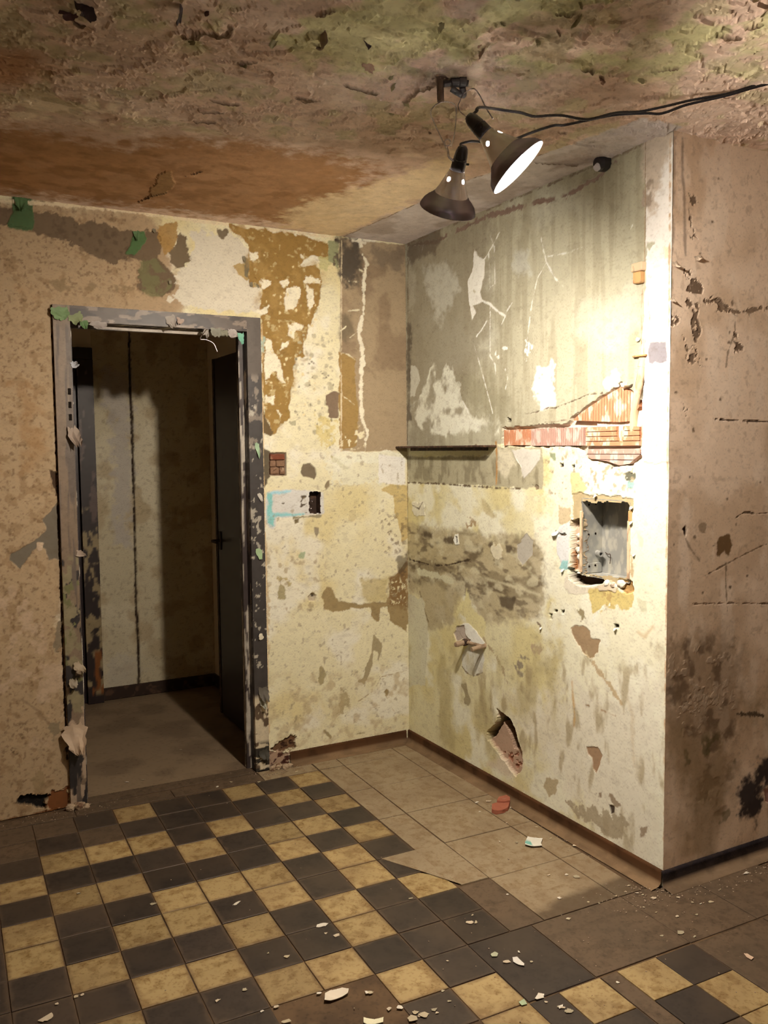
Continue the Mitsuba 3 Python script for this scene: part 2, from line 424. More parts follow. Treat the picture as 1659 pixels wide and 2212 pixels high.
w.poly([(-0.464,2.391),(-0.419,2.395),(-0.411,2.371),(-0.431,2.344),(-0.462,2.346)], c(190, 176, 110), op=.8)
for q in ([(-0.636,2.242),(-0.565,2.253),(-0.56,2.228),(-0.584,2.157),(-0.638,2.138),(-0.648,2.167)], [(-0.538,2.28),(-0.522,2.251),(-0.494,2.243),(-0.501,2.173),(-0.518,2.151),(-0.533,2.2)], [(-0.629,2.075),(-0.58,2.083),(-0.547,2.069),(-0.586,2.047),(-0.603,2.016),(-0.624,2.025)], [(-0.668,2.269),(-0.625,2.283),(-0.614,2.264),(-0.647,2.244)],
          [(-0.757,2.276),(-0.705,2.266),(-0.716,2.241),(-0.753,2.223)], [(-0.742,2.014),(-0.716,2.001),(-0.706,1.942),(-0.664,1.909),(-0.67,1.879),(-0.65,1.805),(-0.682,1.824),(-0.687,1.864),(-0.724,1.842),(-0.741,1.802),(-0.751,1.822)], [(-0.657,1.989),(-0.625,2),(-0.631,1.975),(-0.669,1.959)],
          [(-0.742,1.743),(-0.7,1.749),(-0.706,1.704),(-0.743,1.718)], [(-0.802,2.118),(-0.718,2.158),(-0.724,2.118),(-0.755,2.111)], [(-0.806,2.383),(-0.775,2.386),(-0.766,2.358),(-0.792,2.341),(-0.807,2.349)], [(-0.563,2.397),(-0.541,2.389),(-0.547,2.378)], [(-0.537,2.305),(-0.454,2.292),(-0.46,2.276),(-0.543,2.27)],
          [(-0.69,1.679),(-0.669,1.664),(-0.675,1.644)], [(-0.767,1.554),(-0.714,1.561),(-0.72,1.544),(-0.731,1.514),(-0.757,1.524)]):
    w.poly(q, c(230, 212, 166), h=.0014, rag=.007, rs=.018)
w.dots(46, *[(-0.74, 1.62), (-0.48, 2.40)], (.003, .008), c(222, 198, 138), seed=3)
# pitted cream column and the grey chips on it
w.dots(70, (-0.60, 1.52), (-0.40, 2.05), (.004, .012), c(182, 166, 122), h=-.001, seed=4, op=.8)
w.dots(26, (-0.60, 1.50), (-0.40, 1.92), (.003, .006), c(130, 116, 84), h=-.001, seed=5)
w.poly([(-0.498,1.666),(-0.442,1.646),(-0.391,1.636),(-0.393,1.517),(-0.445,1.501),(-0.495,1.522)], c(206, 180, 104), op=.75, tex=(.02, .4, .5))
w.poly([(-0.446,1.754),(-0.4,1.775),(-0.369,1.766),(-0.376,1.647),(-0.431,1.651),(-0.43,1.703)], c(128, 104, 76), h=-.0025, rag=.006)
w.poly([(-0.766,1.762),(-0.749,1.649),(-0.711,1.574),(-0.725,1.559),(-0.77,1.574)], c(106, 84, 52), h=-.002, rag=.006)
w.poly([(-0.418,2.471),(-0.366,2.481),(-0.367,2.345),(-0.391,2.368),(-0.419,2.38)], c(150, 146, 98), rag=.005).poly([(-0.386,2.484),(-0.365,2.486),(-0.366,2.461),(-0.378,2.465)], c(70, 58, 44)).poly([(-0.39,2.428),(-0.366,2.421),(-0.367,2.345),(-0.385,2.363)], c(112, 96, 68), h=-.002, tex=(.03, .4, .5))
w.poly([(-0.768,2.013),(-0.742,2.014),(-0.749,1.94),(-0.767,1.939)], c(166, 178, 146), op=.8)
w.poly([(-0.632,1.629),(-0.588,1.645),(-0.599,1.604),(-0.621,1.599)], c(170, 156, 112), op=.9)
# where the kitchen cupboard hung: x from -0.355, down to 1.49
w.poly([(-0.355,2.493),(0.065,2.499),(0.057,1.483),(-0.37,1.488)], c(166, 140, 100), rag=.004).grain(.09, .45, .65, c(142, 116, 82), pts=[(-0.355,2.493),(0.065,2.499),(0.06,1.888),(-0.365,1.874)], soft=.01, op=.8)
w.poly([(-0.369,1.957),(-0.279,1.94),(-0.281,1.783),(-0.273,1.731),(-0.274,1.647),(-0.279,1.51),(-0.376,1.496)], c(158, 124, 68), rag=.008)
w.poly([(-0.361,2.482),(-0.251,2.491),(-0.235,2.361),(-0.259,2.292),(-0.323,2.287),(-0.363,2.315)], c(88, 76, 58), rag=.03, soft=.03).poly([(-0.354,2.137),(-0.302,2.14),(-0.292,2.058),(-0.333,2.02),(-0.362,2.029)], c(112, 96, 68), soft=.02, op=.8)
w.poly([(-0.186,2.469),(0.015,2.5),(0.014,2.389),(-0.049,2.362),(-0.152,2.369)], c(126, 106, 78), soft=.025, rag=.03, op=.8)
w.line([(-0.251,2.496,9),(-0.242,2.479,8),(-0.24,2.438,4),(-0.217,2.389,7),(-0.23,2.305,10),(-0.235,2.253,9),(-0.23,2.202,7),(-0.238,2.155,6),(-0.256,2.091,10),(-0.263,2.044,10),(-0.25,1.993,11),(-0.243,1.936,12),(-0.253,1.857,11),(-0.255,1.774,10),(-0.255,1.7,11),(-0.245,1.621,8),(-0.221,1.579,4),(-0.233,1.537,4),(-0.236,1.478,3)], c(232, 214, 170), h=.002, rag=.007, rs=.02)
w.line([(-0.292,2.489,3),(-0.221,2.486,6)], c(226, 208, 166), h=.001)
for q in ([(-0.366,1.761),(-0.326,1.736),(-0.291,1.71)], [(-0.351,1.957),(-0.322,1.951),(-0.288,1.929)], [(-0.317,2.298),(-0.259,2.298)], [(-0.317,2.157),(-0.255,2.166)], [(-0.31,2.032),(-0.28,2.054)], [(-0.361,2.06),(-0.332,2.082)], [(-0.258,2.359),(-0.229,2.346)]):
    w.line(q, c(226, 208, 160), w=.002, h=.001)
w.grain(.02, .54, .6, c(226, 206, 154), pts=[(-0.369,1.553),(-0.239,1.616),(-0.234,1.51),(-0.27,1.505),(-0.364,1.495)], soft=.01)
w.line([(-0.348,2.483,1.5),(-0.358,1.962,2),(-0.365,1.488,2)], c(214, 190, 142), h=.001)
w.poly([(-0.38,1.488),(-0.156,1.483),(-0.125,1.493),(-0.026,1.471),(0.005,1.425),(-0.381,1.432)], c(230, 216, 172), rag=.006)
# below: sink wall of cream distemper
w.poly([(-0.748,1.306),(-0.717,1.311),(-0.554,1.308),(-0.538,1.303),(-0.462,1.297),(-0.461,1.189),(-0.54,1.184),(-0.604,1.184),(-0.705,1.182),(-0.709,1.142),(-0.721,1.135),(-0.74,1.14),(-0.755,1.166),(-0.765,1.203),(-0.757,1.252)], c(212, 200, 172), rag=.004)
w.line([(-0.736,1.288,12),(-0.732,1.252,13),(-0.738,1.209,14),(-0.729,1.172,15),(-0.722,1.15,10)], c(138, 188, 164), rag=.006, soft=.006)
w.line([(-0.727,1.195,9),(-0.666,1.195,8),(-0.611,1.192,6),(-0.564,1.194,3)], c(150, 194, 174), rag=.004, soft=.005).line([(-0.725,1.299,5),(-0.679,1.301,6),(-0.633,1.304,4)], c(166, 200, 186), soft=.005)
w.dots(1, (-0.672, 1.244), (-0.668, 1.248), (.005, .006), c(90, 74, 52), h=-.003)
w.poly([(-0.578,1.282),(-0.554,1.281),(-0.552,1.193),(-0.568,1.194)], c(90, 76, 56), tex=(.02, .55, .6)).line([(-0.619,1.178,3),(-0.58,1.18,4),(-0.48,1.181,6)], c(150, 134, 96), rag=.006)
w.poly([(-0.572,1.413),(-0.564,1.429),(-0.528,1.434),(-0.504,1.412),(-0.495,1.379),(-0.509,1.346),(-0.517,1.357),(-0.533,1.365),(-0.565,1.373),(-0.576,1.391)], c(120, 102, 74), h=-.004, rag=.003).poly([(-0.441,1.348),(-0.426,1.355),(-0.431,1.322),(-0.449,1.307),(-0.457,1.321)], c(140, 120, 84), h=-.003, rag=.003)
w.poly([(-0.77,1.509),(-0.733,1.491),(-0.722,1.48),(-0.724,1.38),(-0.743,1.363),(-0.757,1.324),(-0.77,1.317)], c(98, 84, 60), h=-.005, rag=.005)
w.poly([(-0.728,1.482),(-0.651,1.482),(-0.651,1.379),(-0.674,1.376),(-0.73,1.382)], c(120, 90, 64), h=-.014, rag=.003)
w.poly([(-0.414,1.462),(-0.398,1.458),(-0.357,1.424),(-0.328,1.401),(-0.349,1.394),(-0.39,1.432),(-0.413,1.44)], c(184, 168, 112), op=.9).poly([(-0.327,1.198),(-0.293,1.2),(-0.285,1.166),(-0.303,1.14),(-0.332,1.153)], c(206, 184, 128), h=-.001)
w.poly([(-0.616,1.17),(-0.592,1.173),(-0.592,1.155),(-0.612,1.146)], c(120, 102, 66), h=-.003, rag=.003).poly([(-0.511,1.128),(-0.489,1.123),(-0.492,1.101),(-0.502,1.08),(-0.509,1.102)], c(150, 132, 98), h=-.002, rag=.004)
w.poly([(-0.587,1.018),(-0.569,1.01),(-0.572,0.98),(-0.584,0.985)], c(150, 160, 110), op=.8)
w.poly([(-0.455,1.463),(-0.273,1.464),(-0.162,1.474),(-0.163,1.329),(-0.275,1.317),(-0.424,1.336)], c(226, 214, 172), rag=.03, op=.6)
w.poly([(-0.162,1.472),(-0.012,1.453),(-0.013,1.318),(-0.163,1.329)], c(232, 218, 184), rag=.004)
w.poly([(-0.146,1.298),(-0.102,1.316),(0,1.313),(0,1.05),(-0.03,1.036),(-0.047,1.116),(-0.073,1.179),(-0.085,1.265),(-0.129,1.282)], c(196, 168, 104), rag=.008).grain(.02, .56, .66, c(120, 96, 60), pts=[(-0.139,1.151),(-0.006,1.192),(-0.008,0.972),(-0.123,0.995)], op=.7)
w.poly([(-0.264,0.859),(-0.107,0.854),(-0.126,0.73),(-0.253,0.742)], c(190, 166, 104), soft=.012, op=.8)
w.poly([(-0.474,0.79),(-0.449,0.844),(-0.424,0.838),(-0.4,0.779),(-0.388,0.759),(-0.283,0.737),(-0.126,0.732),(-0.103,0.846),(-0.054,0.873),(-0.001,0.94),(-0.004,0.555),(-0.056,0.597),(-0.099,0.641),(-0.109,0.678),(-0.122,0.714),(-0.16,0.702),(-0.164,0.64),(-0.185,0.637),(-0.21,0.668),(-0.213,0.711),(-0.317,0.714),(-0.418,0.708),(-0.463,0.736)], c(156, 130, 82), h=-.0008, rag=.01)
w.poly([(-0.103,0.838),(-0.001,0.94),(-0.003,0.687),(-0.109,0.721)], c(126, 92, 50), soft=.02, rag=.02, op=.85).poly([(-0.053,0.944),(0,0.972),(-0.002,0.861),(-0.045,0.873)], c(84, 68, 46), soft=.012, rag=.02, op=.7)
w.grain(.012, .6, .66, c(214, 194, 140), pts=[(-0.108,0.838),(-0.009,0.846),(-0.01,0.688),(-0.1,0.704)], soft=.01)
w.poly([(-0.199,0.569),(-0.155,0.525),(-0.157,0.49),(-0.17,0.436),(-0.184,0.438),(-0.178,0.485),(-0.2,0.495),(-0.209,0.426),(-0.232,0.374),(-0.252,0.322),(-0.288,0.35),(-0.258,0.369),(-0.248,0.407),(-0.217,0.482)], c(164, 144, 100), h=-.001, rag=.006)
w.poly([(-0.688,0.871),(-0.669,0.837),(-0.678,0.797),(-0.701,0.807),(-0.696,0.836)], c(170, 152, 104), h=-.001).poly([(-0.71,0.903),(-0.664,0.906),(-0.633,0.882),(-0.649,0.857),(-0.676,0.878)], c(186, 164, 108), tex=(.03, .4, .5))
w.poly([(-0.553,0.797),(-0.531,0.817),(-0.507,0.8),(-0.515,0.773),(-0.547,0.776)], c(186, 166, 128), h=-.012, rag=.003).poly([(-0.535,0.812),(-0.521,0.814),(-0.515,0.793),(-0.529,0.795)], c(60, 46, 32), h=-.004, rag=.002)
w.poly([(-0.492,0.447),(-0.468,0.414),(-0.481,0.377),(-0.486,0.358),(-0.502,0.372)], c(170, 150, 100), h=-.001).poly([(-0.394,0.342),(-0.365,0.315),(-0.332,0.255),(-0.333,0.201),(-0.409,0.205),(-0.391,0.272)], c(176, 154, 104), op=.9, tex=(.02, .35, .45)).poly([(-0.154,0.276),(-0.122,0.303),(-0.109,0.277),(-0.132,0.241)], c(150, 126, 80), h=-.001)
w.line([(-0.289,0.249),(-0.202,0.291),(-0.157,0.356),(-0.013,0.368)], c(176, 152, 104), w=.0012, h=-.001).line([(-0.14,0.274),(-0.114,0.206),(-0.088,0.17)], c(190, 166, 120), w=.001).line([(-0.477,0.131,5),(-0.444,0.095,7),(-0.46,0.121,4)], c(160, 140, 92)).line([(-0.3,0.087,4),(-0.257,0.086,3)], c(166, 146, 96))
w.grain(.045, .54, .72, c(180, 154, 104), pts=[(-0.774,0.455),(-0.013,0.384),(-0.012,0.045),(-0.625,0.05),(-0.773,0.144)], soft=.05, op=.6).grain(.03, .60, .74, c(172, 148, 102), pts=[(-0.769,1.023),(-0.461,1.077),(-0.467,0.717),(-0.769,0.66)], soft=.03, op=.7)
w.grain(.022, .70, .78, c(150, 130, 92), pts=[(-0.759,1.509),(-0.003,1.457),(-0.017,0.013),(-0.773,0.106)], soft=.02, op=.55)
w.line([(-0.764,1.095,5),(-0.757,0.877,6),(-0.752,0.731,5),(-0.765,0.512,4)], c(190, 160, 108), rag=.01, op=.7)
# crumbled foot right of the door, rubble at the left end
w.poly([(-0.75,0.091),(-0.703,0.124),(-0.651,0.142),(-0.627,0.126),(-0.631,0.081),(-0.684,0.064),(-0.743,0.071)], c(104, 74, 46), h=-.010, rag=.01, rs=.02).grain(.015, .5, .6, c(60, 38, 24), h=-.004, pts=[(-0.75,0.091),(-0.651,0.138),(-0.632,0.081),(-0.743,0.075)], soft=.006)
w.poly([(-0.843,0.089),(-0.758,0.078),(-0.657,0.056),(-0.658,0.003),(-0.602,-0.038),(-0.83,-0.025)], c(168, 134, 100), h=-.006, rag=.012, rs=.02).grain(.02, .5, .58, c(70, 36, 24), pts=[(-0.835,0.088),(-0.665,0.057),(-0.658,0.01),(-0.61,-0.029),(-0.83,-0.017)], soft=.006)
w.poly([(-1.662,1.292),(-1.657,1.247),(-1.662,1.053),(-1.687,1.058),(-1.706,1.052),(-1.718,1.098),(-1.736,1.113),(-1.769,1.094),(-1.796,1.055),(-1.816,1.028),(-1.857,1.065),(-1.845,1.089),(-1.768,1.136),(-1.738,1.154),(-1.72,1.174),(-1.711,1.187),(-1.72,1.222),(-1.699,1.249)], c(112, 98, 74), h=-.003, rag=.005)
w.poly([(-1.752,1.135),(-1.722,1.127),(-1.731,1.099),(-1.747,1.093)], c(196, 164, 122), h=.002, rag=.003)
w.poly([(-1.68,0.795),(-1.662,0.807),(-1.671,0.681),(-1.701,0.653),(-1.709,0.7)], c(132, 112, 80), h=-.002).poly([(-1.696,1.434),(-1.658,1.412),(-1.665,1.302),(-1.682,1.379)], c(70, 50, 32), h=-.006, rag=.006)
w.poly([(-1.725,0.37),(-1.692,0.368),(-1.691,0.336),(-1.706,0.324),(-1.714,0.297),(-1.722,0.341)], c(132, 112, 78), op=.9).poly([(-1.885,0.298),(-1.854,0.265),(-1.87,0.257)], c(96, 72, 46)).line([(-1.83,0.489),(-1.768,0.433),(-1.731,0.371)], c(140, 112, 76), w=.004, op=.7).poly([(-1.804,0.143),(-1.771,0.172),(-1.753,0.139),(-1.777,0.094),(-1.806,0.1)], c(150, 122, 80), op=.8).grain(.015, .58, .66, c(112, 84, 52), pts=[(-1.878,0.395),(-1.815,0.385),(-1.824,0.316),(-1.88,0.326)], op=.7)
w.line([(-1.655,2.091,4),(-1.655,1.83,4),(-1.656,1.454,5),(-1.66,1.071,5),(-1.663,0.683,5),(-1.662,0.208,5)], c(66, 44, 26), h=-.008, rag=.004)
w.line([(-0.756,2.069,2),(-0.761,1.439,2),(-0.761,0.574,3),(-0.762,0.087,3)], c(206, 172, 118), h=.001)
w.poly([(-1.865,0.07),(-1.845,0.087),(-1.729,0.076),(-1.736,0.061),(-1.756,0.043),(-1.756,0.015),(-1.802,0.035),(-1.859,0.053)], c(26, 22, 18), h=-.02, rag=.008, rs=.02)
w.poly([(-1.728,0.084),(-1.662,0.085),(-1.661,0),(-1.751,0.003),(-1.753,0.046)], c(122, 72, 36), h=-.006, rag=.01, rs=.02).line([(-2.174,-0.015,7),(-1.931,-0.008,8),(-1.804,-0.007,8),(-1.665,-0.001,5)], c(108, 62, 26), rag=.006, soft=.005)
w.shade(.015, .06).shade(.2, .05)
# openings
w.poly([(DX0 + .012, -.1), (DX1 - .012, -.1), (DX1 - .012, DZ - .012), (DX0 + .012, DZ - .012)], None, rag=0, hole=True)
w.poly([(-.5352, 1.198), (-.481, 1.196), (-.4805, 1.294), (-.506, 1.2975), (-.5345, 1.2945)], None, rag=.003, rs=.01, hole=True)
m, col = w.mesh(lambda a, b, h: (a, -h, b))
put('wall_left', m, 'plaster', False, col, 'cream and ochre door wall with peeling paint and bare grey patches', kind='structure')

# ================================================================ WALL_RIGHT (kitchen wall, x = 0; a = distance from the corner)
GREY = c(176, 164, 126)
w = Sheet(steps(0, LEN, .004), steps(0, H, .004), GREY)
UPZ = [(0.025,2.779),(1.594,2.588),(1.602,1.442),(0.004,1.461)]
w.bump(.3, .003).bump(.03, .0003)
w.grain(.10, .42, .6, c(150, 136, 100), stretch=(.35, 4), pts=UPZ, op=.55).grain(.25, .5, .7, c(196, 186, 150), pts=UPZ, op=.6)
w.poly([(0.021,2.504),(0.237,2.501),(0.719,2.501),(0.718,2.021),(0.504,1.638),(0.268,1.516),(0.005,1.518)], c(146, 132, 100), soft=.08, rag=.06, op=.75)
w.poly([(0.289,2.344),(0.431,2.318),(0.471,2.207),(0.388,2.13),(0.33,2.085),(0.272,2.132),(0.199,2.252),(0.169,2.335)], c(188, 178, 146), soft=.03, rag=.03, op=.85).poly([(0.027,2.377),(0.107,2.346),(0.089,2.206),(0.031,2.165)], c(176, 164, 130), soft=.02, op=.7)
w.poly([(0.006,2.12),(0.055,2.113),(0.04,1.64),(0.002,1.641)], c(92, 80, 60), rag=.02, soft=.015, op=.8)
w.poly([(0.044,1.911),(0.116,1.881),(0.123,1.823),(0.082,1.753),(0.041,1.755)], c(196, 186, 152), rag=.01)
w.poly([(0.049,1.706),(0.24,1.878),(0.386,1.885),(0.455,1.8),(0.522,1.683),(0.574,1.622),(0.714,1.628),(0.788,1.608),(0.78,1.558),(0.383,1.578),(0.128,1.584)], c(222, 212, 174), rag=.035, rs=.07, soft=.012, op=.9, tex=(.06, .3, .55))
w.poly([(0.878,1.667),(0.726,1.617),(0.575,1.666),(0.469,1.791),(0.549,1.83),(0.821,1.739)], c(140, 128, 92), soft=.05, rag=.05, op=.6)
w.poly([(1.009,1.806),(1.141,1.814),(1.137,1.718),(1.147,1.66),(1.051,1.649),(1.007,1.727)], c(244, 234, 196), rag=.02, soft=.01, tex=(.03, .25, .45)).poly([(1.416,1.73),(1.466,1.773),(1.495,1.73),(1.433,1.697),(1.418,1.701)], c(244, 232, 190), rag=.015, soft=.01)
w.poly([(0.954,2.279),(0.986,2.279),(0.986,2.188),(0.921,2.193),(0.866,2.21),(0.888,2.286)], c(190, 182, 152), soft=.015, rag=.02, op=.6)
DRIP = c(228, 217, 184)
w.poly([(0.597,2.365),(0.628,2.323),(0.672,2.297),(0.672,2.224),(0.634,2.166),(0.653,2.128),(0.59,2.116),(0.612,2.084),(0.579,2.058),(0.557,2.128),(0.542,2.232),(0.59,2.281)], DRIP, h=.0015, rag=.006).poly([(0.59,2.181),(0.609,2.177),(0.603,2.157)], GREY)
for q in ([(0.653,2.128,4),(0.714,2.105,4),(0.762,2.07,4),(0.821,2.04,5),(0.792,2.009,1)], [(0.821,2.051,2),(0.866,2.087,1)], [(0.714,2.105,1.5),(0.713,1.957,1.5),(0.712,1.887,2),(0.75,1.848,3),(0.753,1.806,1)], [(0.672,2.299,3),(0.727,2.339,2),(0.78,2.389,1)], [(0.703,2.323,2),(0.709,2.252,2),(0.712,2.168,1)],
          [(0.717,2.389,1),(0.745,2.335,2),(0.748,2.183,2),(0.708,2.174,1.5)], [(1.048,2.318,1),(1.063,2.27,2),(1.084,2.209,3),(1.139,2.136,2),(1.183,2.102,1)], [(1.084,2.209,2),(1.028,2.155,1.5),(0.997,2.069,1.8),(0.976,1.98,2),(0.96,1.899,1)], [(0.595,1.942,1),(0.652,1.828,1),(0.701,1.718,1.5),(0.733,1.645,3)],
          [(0.69,2.038,1),(0.653,2.007,4),(0.612,1.983,2)], [(0.821,1.821,1),(0.838,1.786,1.5),(0.821,1.739,1)], [(1.089,2.23,1),(1.196,2.221,2),(1.288,2.224,1)], [(1.523,2.226,1),(1.539,2.245,2)], [(0.163,2.493,1),(0.171,2.46,3),(0.147,2.418,1)], [(0.482,1.738,1),(0.535,1.668,2),(0.574,1.615,1)]):
    w.line(q, DRIP, h=.001)
w.poly([(0.744,1.891),(0.798,1.927),(0.838,1.916),(0.832,1.889),(0.774,1.874)], DRIP, tex=(.02, .5, .56)).poly([(0.955,1.93),(0.998,1.899),(0.998,1.807),(0.961,1.823)], DRIP, tex=(.02, .58, .62))
# broken cove under the ceiling, dark corner
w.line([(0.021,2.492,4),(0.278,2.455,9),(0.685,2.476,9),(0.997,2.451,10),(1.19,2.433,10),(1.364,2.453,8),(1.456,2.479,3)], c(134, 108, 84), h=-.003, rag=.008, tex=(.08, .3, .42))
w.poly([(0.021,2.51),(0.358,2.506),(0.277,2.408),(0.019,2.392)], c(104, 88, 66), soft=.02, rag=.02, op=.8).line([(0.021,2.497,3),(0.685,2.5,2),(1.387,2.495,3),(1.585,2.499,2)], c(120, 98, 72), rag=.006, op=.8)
# whitewashed strip at the wall end
STRIP = [(1.589,2.619),(1.722,2.588),(1.744,1.443),(1.602,1.442),(1.588,1.816),(1.604,2.12)]
w.poly(STRIP, c(238, 226, 192), h=.002, rag=.005)
w.poly([(1.59,2.59),(1.723,2.56),(1.706,2.436),(1.659,2.347),(1.64,2.248),(1.602,2.242)], c(196, 174, 140), rag=.02, soft=.012).poly([(1.584,2.349),(1.627,2.377),(1.62,2.294),(1.589,2.302)], c(160, 138, 108), tex=(.03, .45, .55))
w.line([(1.595,2.513,1),(1.595,2.243,2),(1.595,2.122,2),(1.585,2.002,1.5),(1.585,1.84,1.5)], c(150, 122, 86), h=-.003, rag=.003).line([(1.613,1.998),(1.616,1.961),(1.623,1.93),(1.621,1.906),(1.603,1.866)], c(160, 140, 100), w=.0012, h=-.002)
w.poly([(1.604,2.178),(1.647,2.166),(1.631,2.157),(1.619,2.136),(1.602,2.157)], c(176, 166, 128), h=-.002, rag=.004).poly([(1.683,2.144),(1.711,2.135),(1.711,2.103),(1.688,2.11)], c(226, 206, 160), rag=.005)
w.poly([(1.628,1.843),(1.657,1.843),(1.697,1.841),(1.7,1.774),(1.674,1.767),(1.662,1.77),(1.648,1.778),(1.636,1.771),(1.623,1.775),(1.616,1.815)], c(132, 122, 112), h=-.002, rag=.003)
w.line([(1.6,1.848,3),(1.602,1.802,3),(1.597,1.75,4),(1.593,1.694,5),(1.585,1.633,5),(1.585,1.571,4),(1.579,1.508,3)], c(96, 70, 46), h=-.012, rag=.004)
# hollow clay tiles laid bare: a recess of 20 mm
BARE = [(0.798,1.581),(0.926,1.583),(1.14,1.582),(1.211,1.58),(1.232,1.608),(1.288,1.635),(1.368,1.668),(1.444,1.7),(1.493,1.717),(1.508,1.699),(1.542,1.692),(1.57,1.669),(1.589,1.636),(1.588,1.459),(1.564,1.447),(1.546,1.43),(1.517,1.433),(1.473,1.426),(1.422,1.441),(1.344,1.447),(1.301,1.454),(1.289,1.465),(1.267,1.498),(1.055,1.502),(0.798,1.504)]
# lower kitchen wall
w.poly([(-0.124,1.507),(0.774,1.501),(0.762,1.515),(1.062,1.503),(1.566,1.47),(1.566,1.522),(1.758,1.519),(1.789,-0.113),(-0.172,-1.098)], c(216, 200, 146), rag=.006)
LOW = [(-0.005,1.461),(1.744,1.466),(1.731,0.003),(-0.029,-0.058)]
w.grain(.3, .42, .6, c(206, 186, 122), pts=LOW, soft=.01, op=.9).grain(.15, .5, .66, c(228, 216, 174), pts=LOW, soft=.01, op=.85)
w.poly([(1.103,1.496),(1.772,1.503),(1.803,-0.106),(1.45,-0.283),(1.107,0.85),(1.085,1.14)], c(230, 218, 176), soft=.06, rag=.06, op=.75)
w.poly([(0.822,0.43),(1.701,0.71),(1.713,0.017),(1.213,0.13),(1.004,0.266)], c(216, 200, 162), soft=.1, rag=.06, op=.8)
w.poly([(-0.005,1.456),(0.701,1.462),(0.774,1.505),(1.052,1.503),(1.075,1.411),(1.058,1.338),(0.913,1.331),(0.774,1.335),(0.52,1.334),(0.01,1.327)], c(170, 156, 116), rag=.008).grain(.06, .5, .65, c(134, 120, 86), pts=[(-0.005,1.456),(0.774,1.462),(1.063,1.41),(1.053,1.344),(0.52,1.341),(0.01,1.338)], stretch=(.6, 1.6), soft=.01, op=.8)
w.line([(0.01,1.327),(0.309,1.331),(0.547,1.328),(0.774,1.326),(0.924,1.331)], c(104, 86, 58), w=.002, rag=.005)
w.line([(0.756,1.519,6),(0.762,1.469,5),(0.764,1.405,6),(0.756,1.345,3)], c(174, 120, 52), soft=.006, op=.9).poly([(0.774,1.491),(0.856,1.494),(0.89,1.428),(0.821,1.371),(0.774,1.399)], c(206, 190, 148), soft=.01, op=.8)
w.poly([(0.861,1.49),(1.052,1.491),(1.047,1.447),(0.989,1.396),(0.946,1.368),(0.929,1.422),(0.895,1.449)], c(200, 187, 156), h=.002, rag=.004).line([(0.858,1.49),(0.929,1.42),(0.937,1.374)], c(236, 220, 180), w=.0015, h=.002)
w.poly([(1,1.352),(1.032,1.363),(1.058,1.344),(1.032,1.323),(1.005,1.329)], c(124, 104, 74), h=-.004)
w.poly([(0.007,1.115),(0.45,1.116),(0.675,1.119),(1.001,1.133),(1.067,1.085),(1.078,0.912),(1.043,0.819),(0.891,0.779),(0.725,0.741),(0.674,0.712),(0.597,0.797),(0.517,0.854),(0.434,0.732),(0.419,0.675),(0.194,0.623),(0.133,0.775),(0.002,0.79)], c(172, 152, 108), rag=.02, soft=.02, op=.85)
DZN = [(0.006,1.098),(0.45,1.108),(1.001,1.126),(1.065,1.085),(1.074,0.919),(1.034,0.824),(0.725,0.751),(0.61,0.799),(0.517,0.831),(0.228,0.854),(0.002,0.807)]
w.grain(.06, .48, .62, c(124, 106, 72), pts=DZN, stretch=(2.2, .8), soft=.03, op=.7).grain(.03, .54, .72, c(96, 78, 52), pts=DZN, stretch=(2, .8), soft=.03, op=.7).grain(.05, .55, .7, c(200, 184, 138), pts=DZN, soft=.03, op=.7, stretch=(1.5, 1))
w.line([(0.021,0.938,3),(0.119,0.936,3),(0.229,0.934,2),(0.378,0.951,3),(0.463,0.974,3),(0.558,0.996,4)], c(76, 60, 40), h=-.003, rag=.005)
for q in ([(0.153,1.092),(0.239,1.091),(0.231,1.066),(0.161,1.068)], [(0.343,1.088),(0.429,1.083),(0.422,1.052),(0.335,1.059)], [(0.675,1.083),(0.725,1.087),(0.725,1.065),(0.681,1.065)], [(0.821,1.089),(0.879,1.094),(0.879,1.066),(0.833,1.062)], [(0.761,0.866),(0.891,0.871),(0.88,0.82),(0.798,0.821)]):
    w.poly(q, c(86, 70, 48), soft=.008, rag=.008, op=.9)
w.poly([(0.436,1.103),(0.467,1.106),(0.472,1.06),(0.443,1.051),(0.425,1.075)], c(222, 212, 178), h=.004, rag=.003).poly([(0.444,1.092),(0.46,1.094),(0.461,1.067),(0.447,1.063)], c(70, 56, 38), h=-.010, rag=.002)
w.poly([(0.725,1.08),(0.786,1.093),(0.821,1.068),(0.798,1.022),(0.737,1.03),(0.713,1.057)], c(206, 190, 146), h=.002).poly([(0.902,1.097),(0.966,1.144),(1.007,1.12),(1.001,1.072),(0.963,1.03),(0.938,1.01),(0.904,1.041)], c(174, 161, 132), h=-.002, rag=.006)
w.line([(0.117,0.79,3),(0.148,0.727,5),(0.195,0.652,2)], c(120, 104, 70), soft=.005).poly([(0.086,0.903),(0.406,0.901),(0.42,0.872),(0.228,0.871),(0.102,0.88)], c(206, 194, 148), op=.8, rag=.01)
w.line([(0.675,0.928),(0.891,0.92),(1.055,0.909)], c(196, 180, 134), w=.006, soft=.006, op=.8)
w.poly([(0.001,0.756),(0.149,0.752),(0.187,0.626),(0.159,0.327),(-0.006,0.287)], c(204, 192, 150), rag=.012, op=.9)
w.poly([(0.441,0.741),(0.476,0.778),(0.531,0.856),(0.558,0.814),(0.597,0.767),(0.674,0.735),(0.674,0.645),(0.61,0.671),(0.517,0.723)], c(214, 196, 132), rag=.012)
